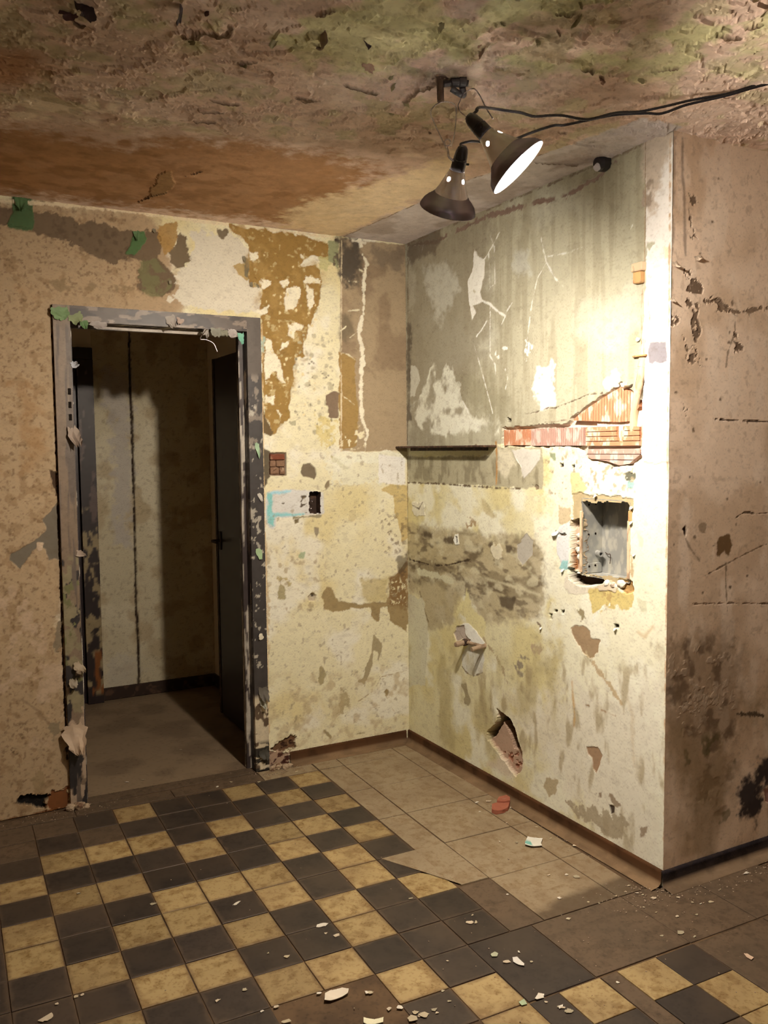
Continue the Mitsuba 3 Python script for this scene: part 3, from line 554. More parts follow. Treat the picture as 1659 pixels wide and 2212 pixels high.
w.poly([(0.447,0.656),(0.475,0.689),(0.544,0.705),(0.61,0.678),(0.674,0.638),(0.623,0.616),(0.516,0.615)], c(224, 214, 182), h=.002, rag=.005).poly([(0.419,0.635),(0.447,0.672),(0.51,0.691),(0.523,0.647),(0.57,0.629),(0.433,0.606)], c(178, 158, 130), h=-.006, rag=.006)
w.poly([(0.495,0.501),(0.488,0.547),(0.543,0.612),(0.649,0.625),(0.674,0.563),(0.655,0.506),(0.583,0.473),(0.529,0.474)], c(206, 196, 164), rag=.005).line([(0.491,0.496),(0.529,0.474),(0.583,0.471),(0.655,0.504)], c(110, 92, 66), w=.002)
w.poly([(0.88,0.6),(0.926,0.638),(0.981,0.628),(0.97,0.57),(0.903,0.548)], c(140, 124, 96), op=.9, tex=(.02, .42, .55)).line([(0.649,0.663,5),(0.724,0.618,6),(0.798,0.56,3),(0.845,0.491,3)], c(176, 154, 108), rag=.01)
w.poly([(0.042,1.23),(0.155,1.24),(0.17,1.176),(0.057,1.156)], c(214, 200, 160), h=.003).line([(0.05,1.214,2),(0.115,1.201,4),(0.152,1.236,2)], c(96, 78, 52), h=-.004).poly([(0.506,1.2),(0.546,1.195),(0.625,1.16),(0.532,1.134)], c(166, 138, 92), tex=(.03, .4, .55)).poly([(0.65,1.272),(0.725,1.225),(0.774,1.206),(0.725,1.189),(0.663,1.221)], c(188, 168, 112), soft=.008, op=.8)
for q in ([(1.165,1.437),(1.188,1.435),(1.187,1.421),(1.169,1.421)], [(1.237,1.431),(1.252,1.431),(1.252,1.42),(1.239,1.42)], [(1.439,1.429),(1.454,1.428),(1.454,1.416),(1.44,1.417)], [(1.14,0.865),(1.158,0.865),(1.152,0.853),(1.138,0.855)], [(1.18,0.868),(1.199,0.871),(1.195,0.858),(1.183,0.857)], [(1.468,0.865),(1.493,0.869),(1.493,0.854),(1.471,0.851)], [(1.112,0.844),(1.126,0.843),(1.126,0.823),(1.116,0.825)], [(0.835,1.62),(0.862,1.617),(0.859,1.601),(0.84,1.604)]):
    w.poly(q, c(62, 48, 34), h=-.012, rag=.0025, rs=.01)
w.poly([(1.108,1.476),(1.143,1.475),(1.146,1.444),(1.129,1.445),(1.112,1.46)], c(140, 142, 100), h=-.001, rag=.002).poly([(1.528,1.38),(1.552,1.39),(1.562,1.373),(1.556,1.354),(1.53,1.355)], c(146, 172, 146), h=.001, rag=.003).poly([(1.518,1.402),(1.561,1.401),(1.558,1.387),(1.522,1.386)], c(100, 96, 72), h=-.004, tex=(.02, .35, .45))
w.grain(.02, .63, .7, c(150, 130, 92), pts=[(1.083,1.483),(1.566,1.47),(1.568,1.338),(1.105,1.3)], soft=.02, op=.8)
# round the niche
w.poly([(1.236,1.401),(1.278,1.398),(1.315,1.347),(1.297,1.321),(1.237,1.319)], c(206, 184, 122), rag=.008).poly([(1.237,1.319),(1.297,1.326),(1.455,1.322),(1.553,1.315),(1.558,1.274),(1.538,1.256),(1.537,1.038),(1.562,0.995),(1.534,0.988),(1.468,1.011),(1.296,1.014),(1.238,1.217)], c(176, 152, 104), h=-.004, rag=.008)
w.poly([(1.165,1.27),(1.232,1.268),(1.233,1.204),(1.17,1.209)], c(186, 158, 108), rag=.008, op=.8).poly([(1.154,1.146),(1.165,1.186),(1.228,1.216),(1.227,1.034),(1.196,1.027),(1.181,1.045),(1.156,1.088)], c(212, 204, 180), h=.001, rag=.004).line([(1.146,1.172),(1.18,1.161),(1.209,1.164)], c(90, 74, 52), w=.003, h=-.006).poly([(1.191,1.065),(1.22,1.065),(1.217,1.033),(1.196,1.027),(1.171,1.031)], c(150, 184, 162), rag=.003)
w.poly([(1.206,1.002),(1.244,1.02),(1.292,0.975),(1.391,0.996),(1.382,0.966),(1.283,0.943),(1.226,0.94),(1.198,0.962)], c(212, 196, 158), h=.001, rag=.005)
w.poly([(1.337,0.969),(1.391,0.992),(1.558,0.994),(1.555,0.946),(1.51,0.922),(1.485,0.936),(1.452,0.921),(1.418,0.925),(1.392,0.896),(1.356,0.878),(1.347,0.92)], c(204, 178, 104), rag=.012).grain(.02, .5, .6, c(166, 128, 72), pts=[(1.382,0.981),(1.558,0.994),(1.55,0.958),(1.409,0.93)], op=.6)
w.poly([(1.484,1.031),(1.557,1.029),(1.566,0.992),(1.534,0.987),(1.476,1)], c(164, 124, 68), h=-.006, rag=.008).poly([(1.54,1.133),(1.564,1.123),(1.565,1.042),(1.545,1.045)], c(184, 158, 110)).poly([(1.578,1.2),(1.61,1.186),(1.603,1.139),(1.583,1.16)], c(214, 194, 146), rag=.006)
for q in ([(1.416,1.011),(1.451,1.018),(1.493,1.003),(1.476,0.979),(1.434,0.982)], [(1.382,0.997),(1.421,1.005),(1.434,0.982),(1.391,0.97)]):
    w.poly(q, c(206, 182, 140), h=.003, rag=.003)
w.poly([(1.225,1.034),(1.263,1.022),(1.31,1.015),(1.39,1.018),(1.412,1.013),(1.382,0.999),(1.31,0.979),(1.263,0.981),(1.23,0.999)], c(66, 46, 30), h=-.045, rag=.006, rs=.02, soft=.004)
w.poly([(1.235,1.222),(1.271,1.213),(1.294,1.234),(1.296,1.026),(1.236,1.037)], c(186, 154, 118), h=-.030, rag=.005, rs=.02, soft=.004).poly([(1.239,1.22),(1.294,1.234),(1.291,1.202),(1.243,1.2)], c(70, 50, 34), h=-.02, rag=.004)
w.line([(1.239,1.115,3),(1.239,1.026,4)], c(140, 88, 44), soft=.004)
w.poly([(1.241,0.807),(1.265,0.823),(1.307,0.83),(1.339,0.813),(1.344,0.788),(1.393,0.79),(1.385,0.746),(1.345,0.711),(1.303,0.729),(1.265,0.763)], c(158, 128, 88), h=-.002, rag=.006).line([(1.322,0.727,6),(1.376,0.688,8),(1.438,0.646,8),(1.473,0.617,7),(1.507,0.589,4)], c(190, 164, 116), rag=.01)
w.poly([(1.582,0.974),(1.621,0.968),(1.629,0.935),(1.598,0.924)], c(196, 186, 140), rag=.006, op=.8).line([(1.584,0.857,4),(1.615,0.845,6),(1.653,0.887,5)], c(196, 168, 116), soft=.008, op=.8).poly([(1.274,0.883),(1.311,0.896),(1.32,0.859),(1.293,0.842)], c(150, 132, 90), tex=(.03, .4, .5)).line([(1.348,0.851,2),(1.392,0.902,4),(1.443,0.929,2)], c(230, 220, 180), rag=.01)
w.line([(1.034,0.797),(1.056,0.787),(1.056,0.767)], c(130, 110, 78), w=.003).poly([(1.003,0.702),(1.077,0.703),(1.035,0.661),(0.992,0.665)], c(176, 150, 108), tex=(.04, .4, .5))
# lower part
w.grain(.12, .42, .72, c(180, 160, 104), pts=[(-0.003,0.482),(1.208,0.725),(1.111,0.23),(0.773,0.076),(-0.01,0.044)], stretch=(.7, 1.6), soft=.04, op=.8).grain(.06, .54, .74, c(160, 138, 92), pts=[(0.374,0.397),(1.699,0.823),(1.713,0.046),(1.112,0.128)], stretch=(.7, 1.8), soft=.05, op=.7)
w.poly([(0.485,0.407),(0.522,0.42),(0.535,0.381),(0.562,0.356),(0.542,0.324),(0.508,0.327),(0.512,0.375)], c(152, 134, 92), op=.9, rag=.006).line([(1.248,0.603,4),(1.253,0.539,5),(1.263,0.476,4),(1.259,0.43,3)], c(190, 150, 88), soft=.006, op=.8)
w.poly([(1.333,0.369),(1.389,0.388),(1.412,0.366),(1.399,0.324),(1.383,0.285),(1.363,0.298),(1.361,0.34),(1.339,0.35)], c(158, 124, 86), h=-.003, rag=.004)
w.poly([(1.233,0.12),(1.309,0.151),(1.337,0.135),(1.401,0.152),(1.513,0.176),(1.554,0.155),(1.532,0.095),(1.471,0.085),(1.401,0.082),(1.31,0.092)], c(160, 140, 102), rag=.025, op=.85).poly([(1.444,0.238),(1.478,0.25),(1.487,0.228),(1.521,0.21),(1.479,0.2),(1.453,0.216)], c(154, 132, 98)).poly([(1.373,0.219),(1.417,0.235),(1.422,0.205),(1.391,0.187)], c(148, 126, 94), tex=(.02, .4, .5)).poly([(1.453,0.191),(1.479,0.194),(1.479,0.172),(1.462,0.163)], c(74, 60, 44), h=-.004, rag=.003).poly([(1.607,0.169),(1.638,0.181),(1.635,0.138),(1.611,0.135)], c(156, 134, 100)).poly([(1.091,0.176),(1.163,0.186),(1.163,0.125),(1.112,0.1),(1.086,0.132)], c(164, 140, 92), op=.8)
w.line([(1.409,0.535),(1.482,0.533)], c(170, 140, 98), w=.002).line([(1.305,0.533),(1.342,0.533)], c(150, 120, 80), w=.002).line([(1.539,0.612,6),(1.565,0.558,7),(1.566,0.462,5),(1.575,0.381,4)], c(198, 176, 132), soft=.01, op=.6)
w.poly([(0.686,0.093),(0.938,0.26),(0.944,0.148),(0.822,0.092)], c(204, 180, 140), soft=.02, op=.8)
w.poly([(0.761,0.366),(0.788,0.362),(0.855,0.348),(0.892,0.304),(0.906,0.265),(0.932,0.237),(0.94,0.157),(0.895,0.113),(0.822,0.148),(0.742,0.193),(0.692,0.212),(0.686,0.241),(0.718,0.269),(0.764,0.311)], c(172, 138, 104), h=-.020, rag=.006, rs=.03)
w.poly([(0.771,0.362),(0.822,0.342),(0.88,0.301),(0.906,0.265),(0.898,0.225),(0.863,0.223),(0.822,0.284),(0.786,0.318),(0.724,0.24),(0.692,0.212),(0.686,0.241),(0.764,0.311)], c(72, 50, 32), h=-.055, rag=.005, rs=.02, soft=.004).grain(.02, .5, .6, c(146, 92, 62), h=-.006, pts=[(0.773,0.181),(0.915,0.224),(0.927,0.142),(0.869,0.137)], soft=.006)
w.line([(1.703,2.48,2),(1.708,1.893,2),(1.711,1.137,2),(1.718,0.062,2)], c(190, 156, 112), rag=.004)
w.line([(0.024,2.425,3),(0.016,1.885,2),(0.005,1.518,3)], c(120, 104, 78)).line([(0.004,1.426,3),(-0.004,0.958,4),(-0.009,0.648,4)], c(140, 112, 66), soft=.005).line([(-0.009,0.625,2),(-0.018,0.068,2)], c(180, 156, 106))
w.shade(.015, .06).shade(.2, .05)
i = w.near((.7, 1.4), (1.7, 1.9), 0)
d = w.dist(i, BARE) + w.ragged(i, .006, .03)
mm = 1 - ss(-.003, .003, d)
w.paint(i, mm, c(206, 186, 150), -.022)
w.poly([(1.47,1.572),(1.506,1.571),(1.508,1.546),(1.498,1.514),(1.478,1.517),(1.471,1.54)], c(30, 22, 24), h=-.04, rag=.002)
w.line([(0.943,1.63),(1.023,1.636),(1.097,1.651),(1.139,1.647),(1.209,1.662),(1.276,1.676),(1.33,1.69),(1.399,1.688)], c(96, 76, 54), w=.0014, h=-.003).line([(1.079,1.594),(1.128,1.595),(1.21,1.602)], c(120, 98, 72), w=.0012).line([(1.513,1.695,4),(1.542,1.704,4)], c(90, 64, 46), h=-.01).poly([(1.508,1.713),(1.542,1.707),(1.518,1.698)], c(232, 206, 160), h=.02)
w.poly([(1.541,1.58),(1.548,1.6),(1.562,1.61),(1.562,1.59),(1.553,1.581)], c(40, 28, 30), h=-.03, rag=.003)
w.poly([(1.298, 1.027), (1.53, 1.040), (1.531, 1.300), (1.505, 1.303), (1.465, 1.297), (1.42, 1.299), (1.37, 1.291), (1.315, 1.297), (1.287, 1.296), (1.298, 1.275)], None, rag=.004, rs=.02, hole=True)
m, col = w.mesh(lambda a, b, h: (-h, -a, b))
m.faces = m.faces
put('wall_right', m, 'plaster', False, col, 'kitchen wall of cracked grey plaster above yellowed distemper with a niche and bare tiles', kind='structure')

# hollow clay tiles in the recess, scored faces
def scored(d0, d1, z0, z1, upright, pitch, depth=.004, x=.004, outline=None):
    n = max(2, int((d1 - d0 if upright else z1 - z0) / pitch))
    strips, e = [], np.linspace(d0 if upright else z0, d1 if upright else z1, n + 1)
    for k in range(n):
        a, b = e[k] + .0012, e[k + 1] - .0012
        strips.append(sg.box(a, z0, b, z1) if upright else sg.box(d0, a, d1, b))
    out = []
    face = sg.Polygon(outline) if outline else sg.box(d0, z0, d1, z1)
    for q, (lo, hi) in [(face, (.006, .034))] + [(t.intersection(face), (x - depth + .006 - .0065, .0065)) for t in strips]:
        for g in getattr(q, 'geoms', [q]):
            if g.geom_type == 'Polygon' and g.area > 1e-6:
                t = trimesh.creation.extrude_polygon(g, hi - lo)
                v = t.vertices.copy()
                t.vertices = np.stack([v[:, 2] + lo, -v[:, 0], v[:, 1]], 1)
                t.invert() if t.volume < 0 else None
                out.append(t)
    return join(*out)


def rect(p):
    p = np.array(p)
    return p[:, 0].min(), p[:, 0].max(), p[:, 1].min(), p[:, 1].max()


for mat, pts, up, pitch in (('clay_orange', [(0.812,1.572),(0.971,1.571),(0.971,1.507),(0.812,1.507)], True, .012), ('clay_pink', [(0.993,1.571),(1.14,1.572),(1.302,1.57),(1.303,1.503),(0.993,1.504)], True, .012),
                            ('clay_orange', [(1.313,1.57),(1.471,1.57),(1.471,1.54),(1.478,1.519),(1.496,1.516),(1.506,1.546),(1.504,1.57),(1.581,1.565),(1.582,1.5),(1.314,1.502)], False, .016), ('clay_pink', [(1.314,1.49),(1.585,1.491),(1.587,1.47),(1.564,1.456),(1.536,1.438),(1.488,1.432),(1.427,1.446),(1.344,1.454),(1.314,1.469)], False, .016),
                            ('clay_orange', [(1.241,1.597),(1.291,1.626),(1.368,1.658),(1.444,1.688),(1.489,1.704),(1.542,1.685),(1.566,1.665),(1.58,1.633),(1.562,1.614),(1.541,1.585),(1.486,1.583)], True, .014)):
    put('wall_right__brick', scored(*rect(pts), up, pitch, outline=pts), mat)
put('wall_right__mortar', join(box(.012, .034, *[-t for t in ([(1.702,1.625)][0][0], [(1.361,1.64)][0][0])], 1.50, 1.62)), 'rough_plaster')

# ================================================================ WALL_BACK (the short wall that runs off to the right, y = -LEN)
w = Sheet(np.unique(np.round(np.concatenate([steps(0, .72, .004), np.linspace(.74, X1, 20)]), 5)), steps(0, H, .004), c(236, 202, 158))
w.bump(.3, .004).bump(.04, .0012)
w.grain(.3, .42, .6, c(206, 170, 126), op=.8).grain(.12, .52, .68, c(240, 208, 166), op=.6, stretch=(.6, 1.6)).grain(.02, .64, .74, c(168, 136, 98), op=.35)
w.poly([(-0.012,0.835),(0.114,0.863),(0.31,0.816),(0.369,0.699),(0.374,0.535),(0.321,0.446),(0.324,0.328),(0.254,0.198),(0.136,0.288),(0.053,0.493),(-0.008,0.596)], c(140, 110, 74), soft=.06, rag=.04, op=.6)
w.grain(.04, .48, .72, c(96, 72, 46), pts=[(-0.012,0.835),(0.311,0.809),(0.37,0.666),(0.356,0.506),(0.31,0.186),(0.2,0.178),(0.088,0.487),(-0.008,0.627)], soft=.04, op=.7, h=-.001).grain(.03, .58, .66, c(176, 148, 112), pts=[(-0.003,0.81),(0.311,0.797),(0.355,0.538),(0.087,0.519)], soft=.03, op=.7, h=.001)
w.grain(.25, .45, .7, c(150, 120, 78), pts=[(-0.008,0.596),(0.515,0.613),(0.537,-0.035),(0.002,0.096)], soft=.05, op=.7, stretch=(.7, 1.6)).grain(.05, .6, .68, c(96, 84, 44), pts=[(0.086,0.55),(0.377,0.436),(0.368,0.107),(0.165,0.153)], op=.6)
w.poly([(0.382,0.264),(0.457,0.342),(0.524,0.357),(0.657,0.319),(0.66,0.249),(0.518,0.25),(0.481,0.19),(0.464,0.126),(0.404,0.166),(0.374,0.212)], c(34, 28, 30), soft=.02, rag=.03, op=.95).poly([(0.509,0.238),(0.589,0.236),(0.591,0.166),(0.52,0.195)], c(176, 132, 110), rag=.01, h=-.004)
w.line([(0.039,2.485,3),(0.041,2.375,5),(0.05,2.321,6),(0.061,2.116,5)], c(126, 100, 76), soft=.005, op=.7).line([(0.004,2.48,4),(0.003,2.315,4),(0,2.093,4),(-0.006,1.756,4),(-0.006,1.355,4)], c(150, 122, 94), soft=.005, rag=.006, op=.7)
for q in ([(0.075,2.308),(0.103,2.311),(0.107,2.289),(0.079,2.286)], [(0.071,2.279),(0.091,2.276),(0.097,2.215),(0.11,2.183),(0.082,2.174)], [(0.056,2.07),(0.08,2.078),(0.088,2.056),(0.064,2.043)], [(0.061,2.037),(0.097,2.045),(0.146,2.032),(0.147,1.992),(0.098,2),(0.065,1.998)], [(0.062,1.969),(0.086,1.979),(0.107,1.961),(0.083,1.945)],
          [(0.095,1.954),(0.123,1.962),(0.134,1.876),(0.118,1.841),(0.093,1.863)], [(0.003,1.914),(0.043,1.911),(0.028,1.882),(0.004,1.892)], [(0.052,1.86),(0.077,1.839),(0.135,1.801),(0.145,1.761),(0.087,1.771),(0.061,1.821)], [(0.156,1.981),(0.214,1.997),(0.302,1.951),(0.216,1.951)], [(0.304,1.88),(0.349,1.834),(0.341,1.81),(0.314,1.821)], [(0.057,1.643),(0.081,1.638),(0.078,1.597),(0.058,1.614)]):
    w.poly(q, c(118, 94, 68), h=-.003, rag=.01, rs=.02, tex=(.02, .36, .5))
w.line([(0.152,1.975,4),(0.215,1.98,7),(0.267,1.954,6),(0.302,1.948,4),(0.354,1.957,6),(0.426,1.971,7),(0.481,1.98,6)], c(136, 110, 80), h=-.002, rag=.008).line([(0.302,1.939,2),(0.304,1.886,2),(0.271,1.813,4),(0.264,1.765,2)], c(140, 112, 82), op=.8)
w.line([(0.217,1.587,3),(0.277,1.584,2),(0.494,1.579,2)], c(84, 64, 46), h=-.003).line([(0.326,1.246,2),(0.371,1.265,3),(0.427,1.257,2),(0.513,1.256,2)], c(100, 78, 54), h=-.002).line([(0.12,0.962),(0.279,0.951),(0.535,0.925)], c(128, 100, 72), w=.0015, h=-.002)
w.line([(0.179,1.055,1),(0.276,1.085,2),(0.376,1.116,3),(0.498,1.147,2)], c(120, 94, 64), h=-.001).line([(0.28,1.091,4),(0.282,1.009,3),(0.294,0.913,2)], c(112, 88, 58), op=.8)
w.poly([(0.235,1.163),(0.246,1.187),(0.291,1.188),(0.303,1.153),(0.291,1.116),(0.265,1.13),(0.248,1.115),(0.235,1.123)], c(112, 82, 48), rag=.008).poly([(0.068,1.222),(0.082,1.236),(0.09,1.214),(0.082,1.197)], c(58, 42, 30), h=-.004, rag=.003).poly([(0.153,1.232),(0.183,1.234),(0.179,1.197),(0.162,1.204)], c(140, 112, 78), op=.8).line([(0.081,1.191),(0.107,1.153),(0.151,1.11)], c(140, 114, 82), w=.003, op=.8)
w.line([(0.355,0.548,2),(0.431,0.533,6),(0.49,0.517,4)], c(96, 76, 52), rag=.008)
w.line([(-0.01,0.293,3),(-0.013,0.244,6),(-0.008,0.161,4),(-0.008,0.066,3)], c(92, 56, 30), rag=.005)
w.dots(30, (.02, .9), (.6, 2.4), (.003, .007), c(130, 104, 74), h=-.0005, seed=8)
w.shade(.015, .06)
m, col = w.mesh(lambda a, b, h: (a, -LEN - h, b))
put('wall_back', m, 'plaster', False, col, 'short taupe wall with black mould spots at the right edge', kind='structure')

# ================================================================ CEILING
xs = np.unique(np.round(np.concatenate([np.linspace(X0, -2.2, 12), steps(-2.15, .60, .0065), np.linspace(.7, X1, 8)]), 5))
ys = np.unique(np.round(np.concatenate([np.linspace(Y0, -2.7, 14), steps(-2.6, 0.02, .0065)]), 5))
w = Sheet(xs, ys, c(204, 170, 134))
w.grain(.4, .42, .6, c(184, 148, 112), op=.8).grain(.12, .52, .66, c(222, 190, 152), op=.6)
PEEL = [(-2.206,-2.11),(-0.773,-2.863),(0.666,-1.811),(-0.055,-1.446),(-0.482,-1.23),(-0.904,-1.016),(-1.659,-1),(-2.269,-0.689)]
GREENZ = [(-1.647,-1.891),(-1.129,-2.2),(-0.355,-2.386),(-0.157,-2.097),(-0.644,-1.814),(-1.065,-1.663),(-1.398,-1.583),(-1.632,-1.627)]
w.grain(.12, .44, .58, c(176, 168, 104), pts=GREENZ, soft=.1, op=.7).grain(.10, .54, .62, c(172, 160, 104), pts=PEEL, soft=.1, op=.45)
# loose paint: terraces of flakes with lifted lips
i = w.near((-2.1, -2.6), (.6, .02), 0)
pe = 1 - ss(-.12, .12, w.dist(i, PEEL) + w.ragged(i, .12, .3))
for sc, hh, sd in ((.15, .0045, 31), (.07, .003, 47), (.035, .002, 59)):
    q = fb(w.A[i] / sc + .6 * fb(w.A[i] / .05, w.B[i] / .05, 3), w.B[i] / sc, sd, 3)
    st = ss(.50, .52, q)
    lip = np.exp(-((q - .535) / .018) ** 2)
    w.h[i] += pe * hh * (st * .7 + lip)
    w.col[i] *= (1 - .12 * pe * np.exp(-((q - .49) / .012) ** 2))[:, None]
    w.col[i] *= (1 + .06 * pe * (st - .5))[:, None]
w.bump(.25, .006).bump(.03, .0012)
# brown stain along the door wall, pale plaster near the corner, cupboard ghost
w.poly([(-2.383,-0.709),(-1.899,-0.816),(-1.549,-0.79),(-1.227,-1.001),(-0.904,-1.016),(-0.642,-0.928),(-0.547,-0.509),(-0.494,-0.12),(-0.711,-0.102),(-1.314,-0.082),(-1.837,-0.044),(-2.445,0.038)], c(146, 98, 48), soft=.09, rag=.09, op=.85)
w.grain(.05, .5, .66, c(118, 78, 38), pts=[(-2.275,-0.56),(-1.541,-0.745),(-1.184,-0.875),(-0.801,-0.527),(-0.837,-0.208),(-1.323,-0.122),(-1.839,-0.076),(-2.298,-0.036)], soft=.06, op=.45, stretch=(1.5, 1.1))
w.poly([(-0.751,-0.408),(-0.595,-0.765),(-0.496,-1.223),(-0.294,-0.981),(-0.346,0.018),(-0.43,0.02),(-0.682,-0.027)], c(214, 182, 128), soft=.05, rag=.05, op=.8)
w.line([(-2.304,0.091,5),(-1.832,0.016,5),(-1.288,0.032,5),(-0.657,0.035,5),(-0.338,0.035,4)], c(176, 136, 86), soft=.006, op=.8)
w.poly([(-0.338,0.035),(-0.308,-0.628),(-0.303,-0.963),(-0.226,-1.36),(-0.174,-1.758),(-0.013,-1.755),(0.009,-1.708),(0.02,-1.365),(0.011,-0.67),(0.017,0.008)], c(188, 170, 146), rag=.006, soft=.006, op=.9).grain(.12, .5, .66, c(160, 138, 112), pts=[(-0.338,0.035),(-0.303,-0.963),(-0.174,-1.758),(0.009,-1.708),(0.007,-0.009)], soft=.03, op=.7)
w.line([(-0.338,0.035),(-0.308,-0.628),(-0.303,-0.963),(-0.226,-1.36)], c(130, 104, 76), w=.002, h=.001)
w.poly([(-1.915,-1.005),(-1.814,-1.093),(-1.623,-1.155),(-1.508,-1.117),(-1.57,-0.962),(-1.755,-0.931),(-1.9,-0.828)], c(240, 210, 164), soft=.02, op=.7, tex=(.06, .45, .56)).poly([(-2.004,-1.328),(-1.88,-1.364),(-1.803,-1.284),(-1.858,-1.158),(-1.993,-1.122)], c(160, 104, 52), soft=.06, op=.7)
w.poly([(-1.344,-0.545),(-1.321,-0.615),(-1.263,-0.431),(-1.272,-0.292),(-1.313,-0.236)], c(134, 98, 56), h=.004, rag=.008).line([(-1.331,-0.156,2),(-1.304,-0.276,3),(-1.265,-0.337,3)], c(60, 40, 22), h=.006).line([(-1.255,-0.56,2),(-1.218,-0.638,3)], c(60, 40, 22), h=.005)
w.poly([(-0.956,-1.719),(-0.851,-1.805),(-0.774,-1.714),(-0.821,-1.62),(-0.911,-1.644)], c(86, 64, 46), soft=.05, op=.75).poly([(-0.098,-1.202),(0.01,-1.399),(-0.055,-1.446),(-0.135,-1.298)], c(130, 106, 84), soft=.02, op=.7)
for q in ([(-1.384,-1.286,2),(-1.35,-1.285,4),(-1.305,-1.298,3)], [(-1.389,-1.188,2),(-1.323,-1.202,3)], [(-1.378,-1.102,3),(-1.318,-1.118,3)], [(-1.387,-1.552,4),(-1.351,-1.575,3)], [(-1.554,-1.628,4),(-1.513,-1.663,5),(-1.46,-1.677,7),(-1.469,-1.724,3)], [(-1.312,-1.867,3),(-1.287,-1.904,4)], [(-1.164,-1.408,6),(-1.128,-1.408,9),(-1.104,-1.42,4)], [(-1.075,-1.542,5),(-0.984,-1.536,5)],
          [(-0.398,-2.225,3),(-0.342,-2.241,4)], [(-0.826,-2.13,2),(-0.795,-2.158,4)], [(-0.875,-1.518,5),(-0.893,-1.627,4)], [(-0.878,-1.626,4),(-0.869,-1.648,2)], [(-0.559,-1.923,3),(-0.547,-1.945,4)], [(-0.399,-2.006,3),(-0.354,-2.052,4)], [(-0.376,-2.289,3),(-0.351,-2.308,4)], [(-0.201,-1.265,2),(-0.051,-1.312,3)], [(-0.313,-1.535,5),(-0.299,-1.542,5)]):
    w.line([(t[0], t[1], t[2] * 1.5) for t in q], c(96, 72, 46), h=.007, rag=.0035, rs=.03, soft=.004)
w.shade(.02, .10).shade(.05, .12).shade(.3, .08).bump(.016, .0022, 3)
m, col = w.mesh(lambda a, b, h: (a, b, H - h))
m.invert()
put('ceiling', m, 'plaster', False, col, 'flaking brown and greenish ceiling with a dark water stain', kind='structure')

# hanging flakes of paint
def flake(at, out, down, w_, l_, curl, seed, wave=.3, nu=7, nv=9, cut=.35, thick=.0007):
    """A curled scrap of paint: fixed at its upper edge, curling away from the surface (out)."""
    g = np.random.default_rng(seed)
    out, down = np.array(out, float), np.array(down, float)
    out, down = out / np.linalg.norm(out), down / np.linalg.norm(down)
    side = np.cross(out, down)
    u, v = np.meshgrid(np.linspace(-.5, .5, nu), np.linspace(0, 1, nv))
    half = (1 - cut * np.abs(2 * v - g.uniform(.4, 1)) ** 1.6) * (1 + .25 * (fb(v * 4, v * 0, seed, 2) - .5)) * (1 + g.uniform(-.12, .12, (nv, 1)) * np.sign(u) + g.uniform(-.12, .12, (nv, 1)))
    ang = curl * v
    k = 1 / max(abs(curl), .05)
    o = np.sign(curl) * k * (1 - np.cos(np.abs(ang))) * l_
    d = k * np.sin(np.abs(ang)) * l_ * (1 + .22 * np.abs(u) * g.uniform(-1, 1)) + g.uniform(-.14, .14, (1, nu)) * l_ * v + g.uniform(-.10, .10, (1, nu)) * l_ * (1 - v)
    s = u * w_ * half
    o = o + wave * w_ * (fb(u * 2 + seed, v * 2, seed, 2) - .5) * v + .001
    p = np.array(at, float) + o[..., None] * out + d[..., None] * down + s[..., None] * side
    p2 = p + out * thick
    q = np.arange(nu * nv).reshape(nv, nu)
    quads = np.stack([q[:-1, :-1], q[:-1, 1:], q[1:, 1:], q[1:, :-1]], -1).reshape(-1, 4)
    N = nu * nv
    rim = np.concatenate([q[0, :], q[1:, -1], q[-1, -2::-1], q[-2:0:-1, 0]])
    r2 = np.roll(rim, -1)
    f = np.vstack([quads[:, [0, 1, 2]], quads[:, [0, 2, 3]], quads[:, [0, 2, 1]] + N, quads[:, [0, 3, 2]] + N, np.stack([rim, r2 + N, r2], 1), np.stack([rim, rim + N, r2 + N], 1)])
    return trimesh.Trimesh(np.vstack([p.reshape(-1, 3), p2.reshape(-1, 3)]), f, process=False)


def flat_col(mesh, col, var=.12, seed=0):
    v = mesh.vertices
    n = fb(v[:, 0] * 60 + v[:, 1] * 40, v[:, 2] * 60, seed, 3)
    return np.clip(np.array(col)[None] * (1 + var * 2 * (n - .5))[:, None], .003, .9)


def add_flake(key, *a, col=(.1, .08, .05), label=None, **k):
    m = flake(*a, **k)
    put(key, m, 'chip_colour', False, flat_col(m, col), label=label)


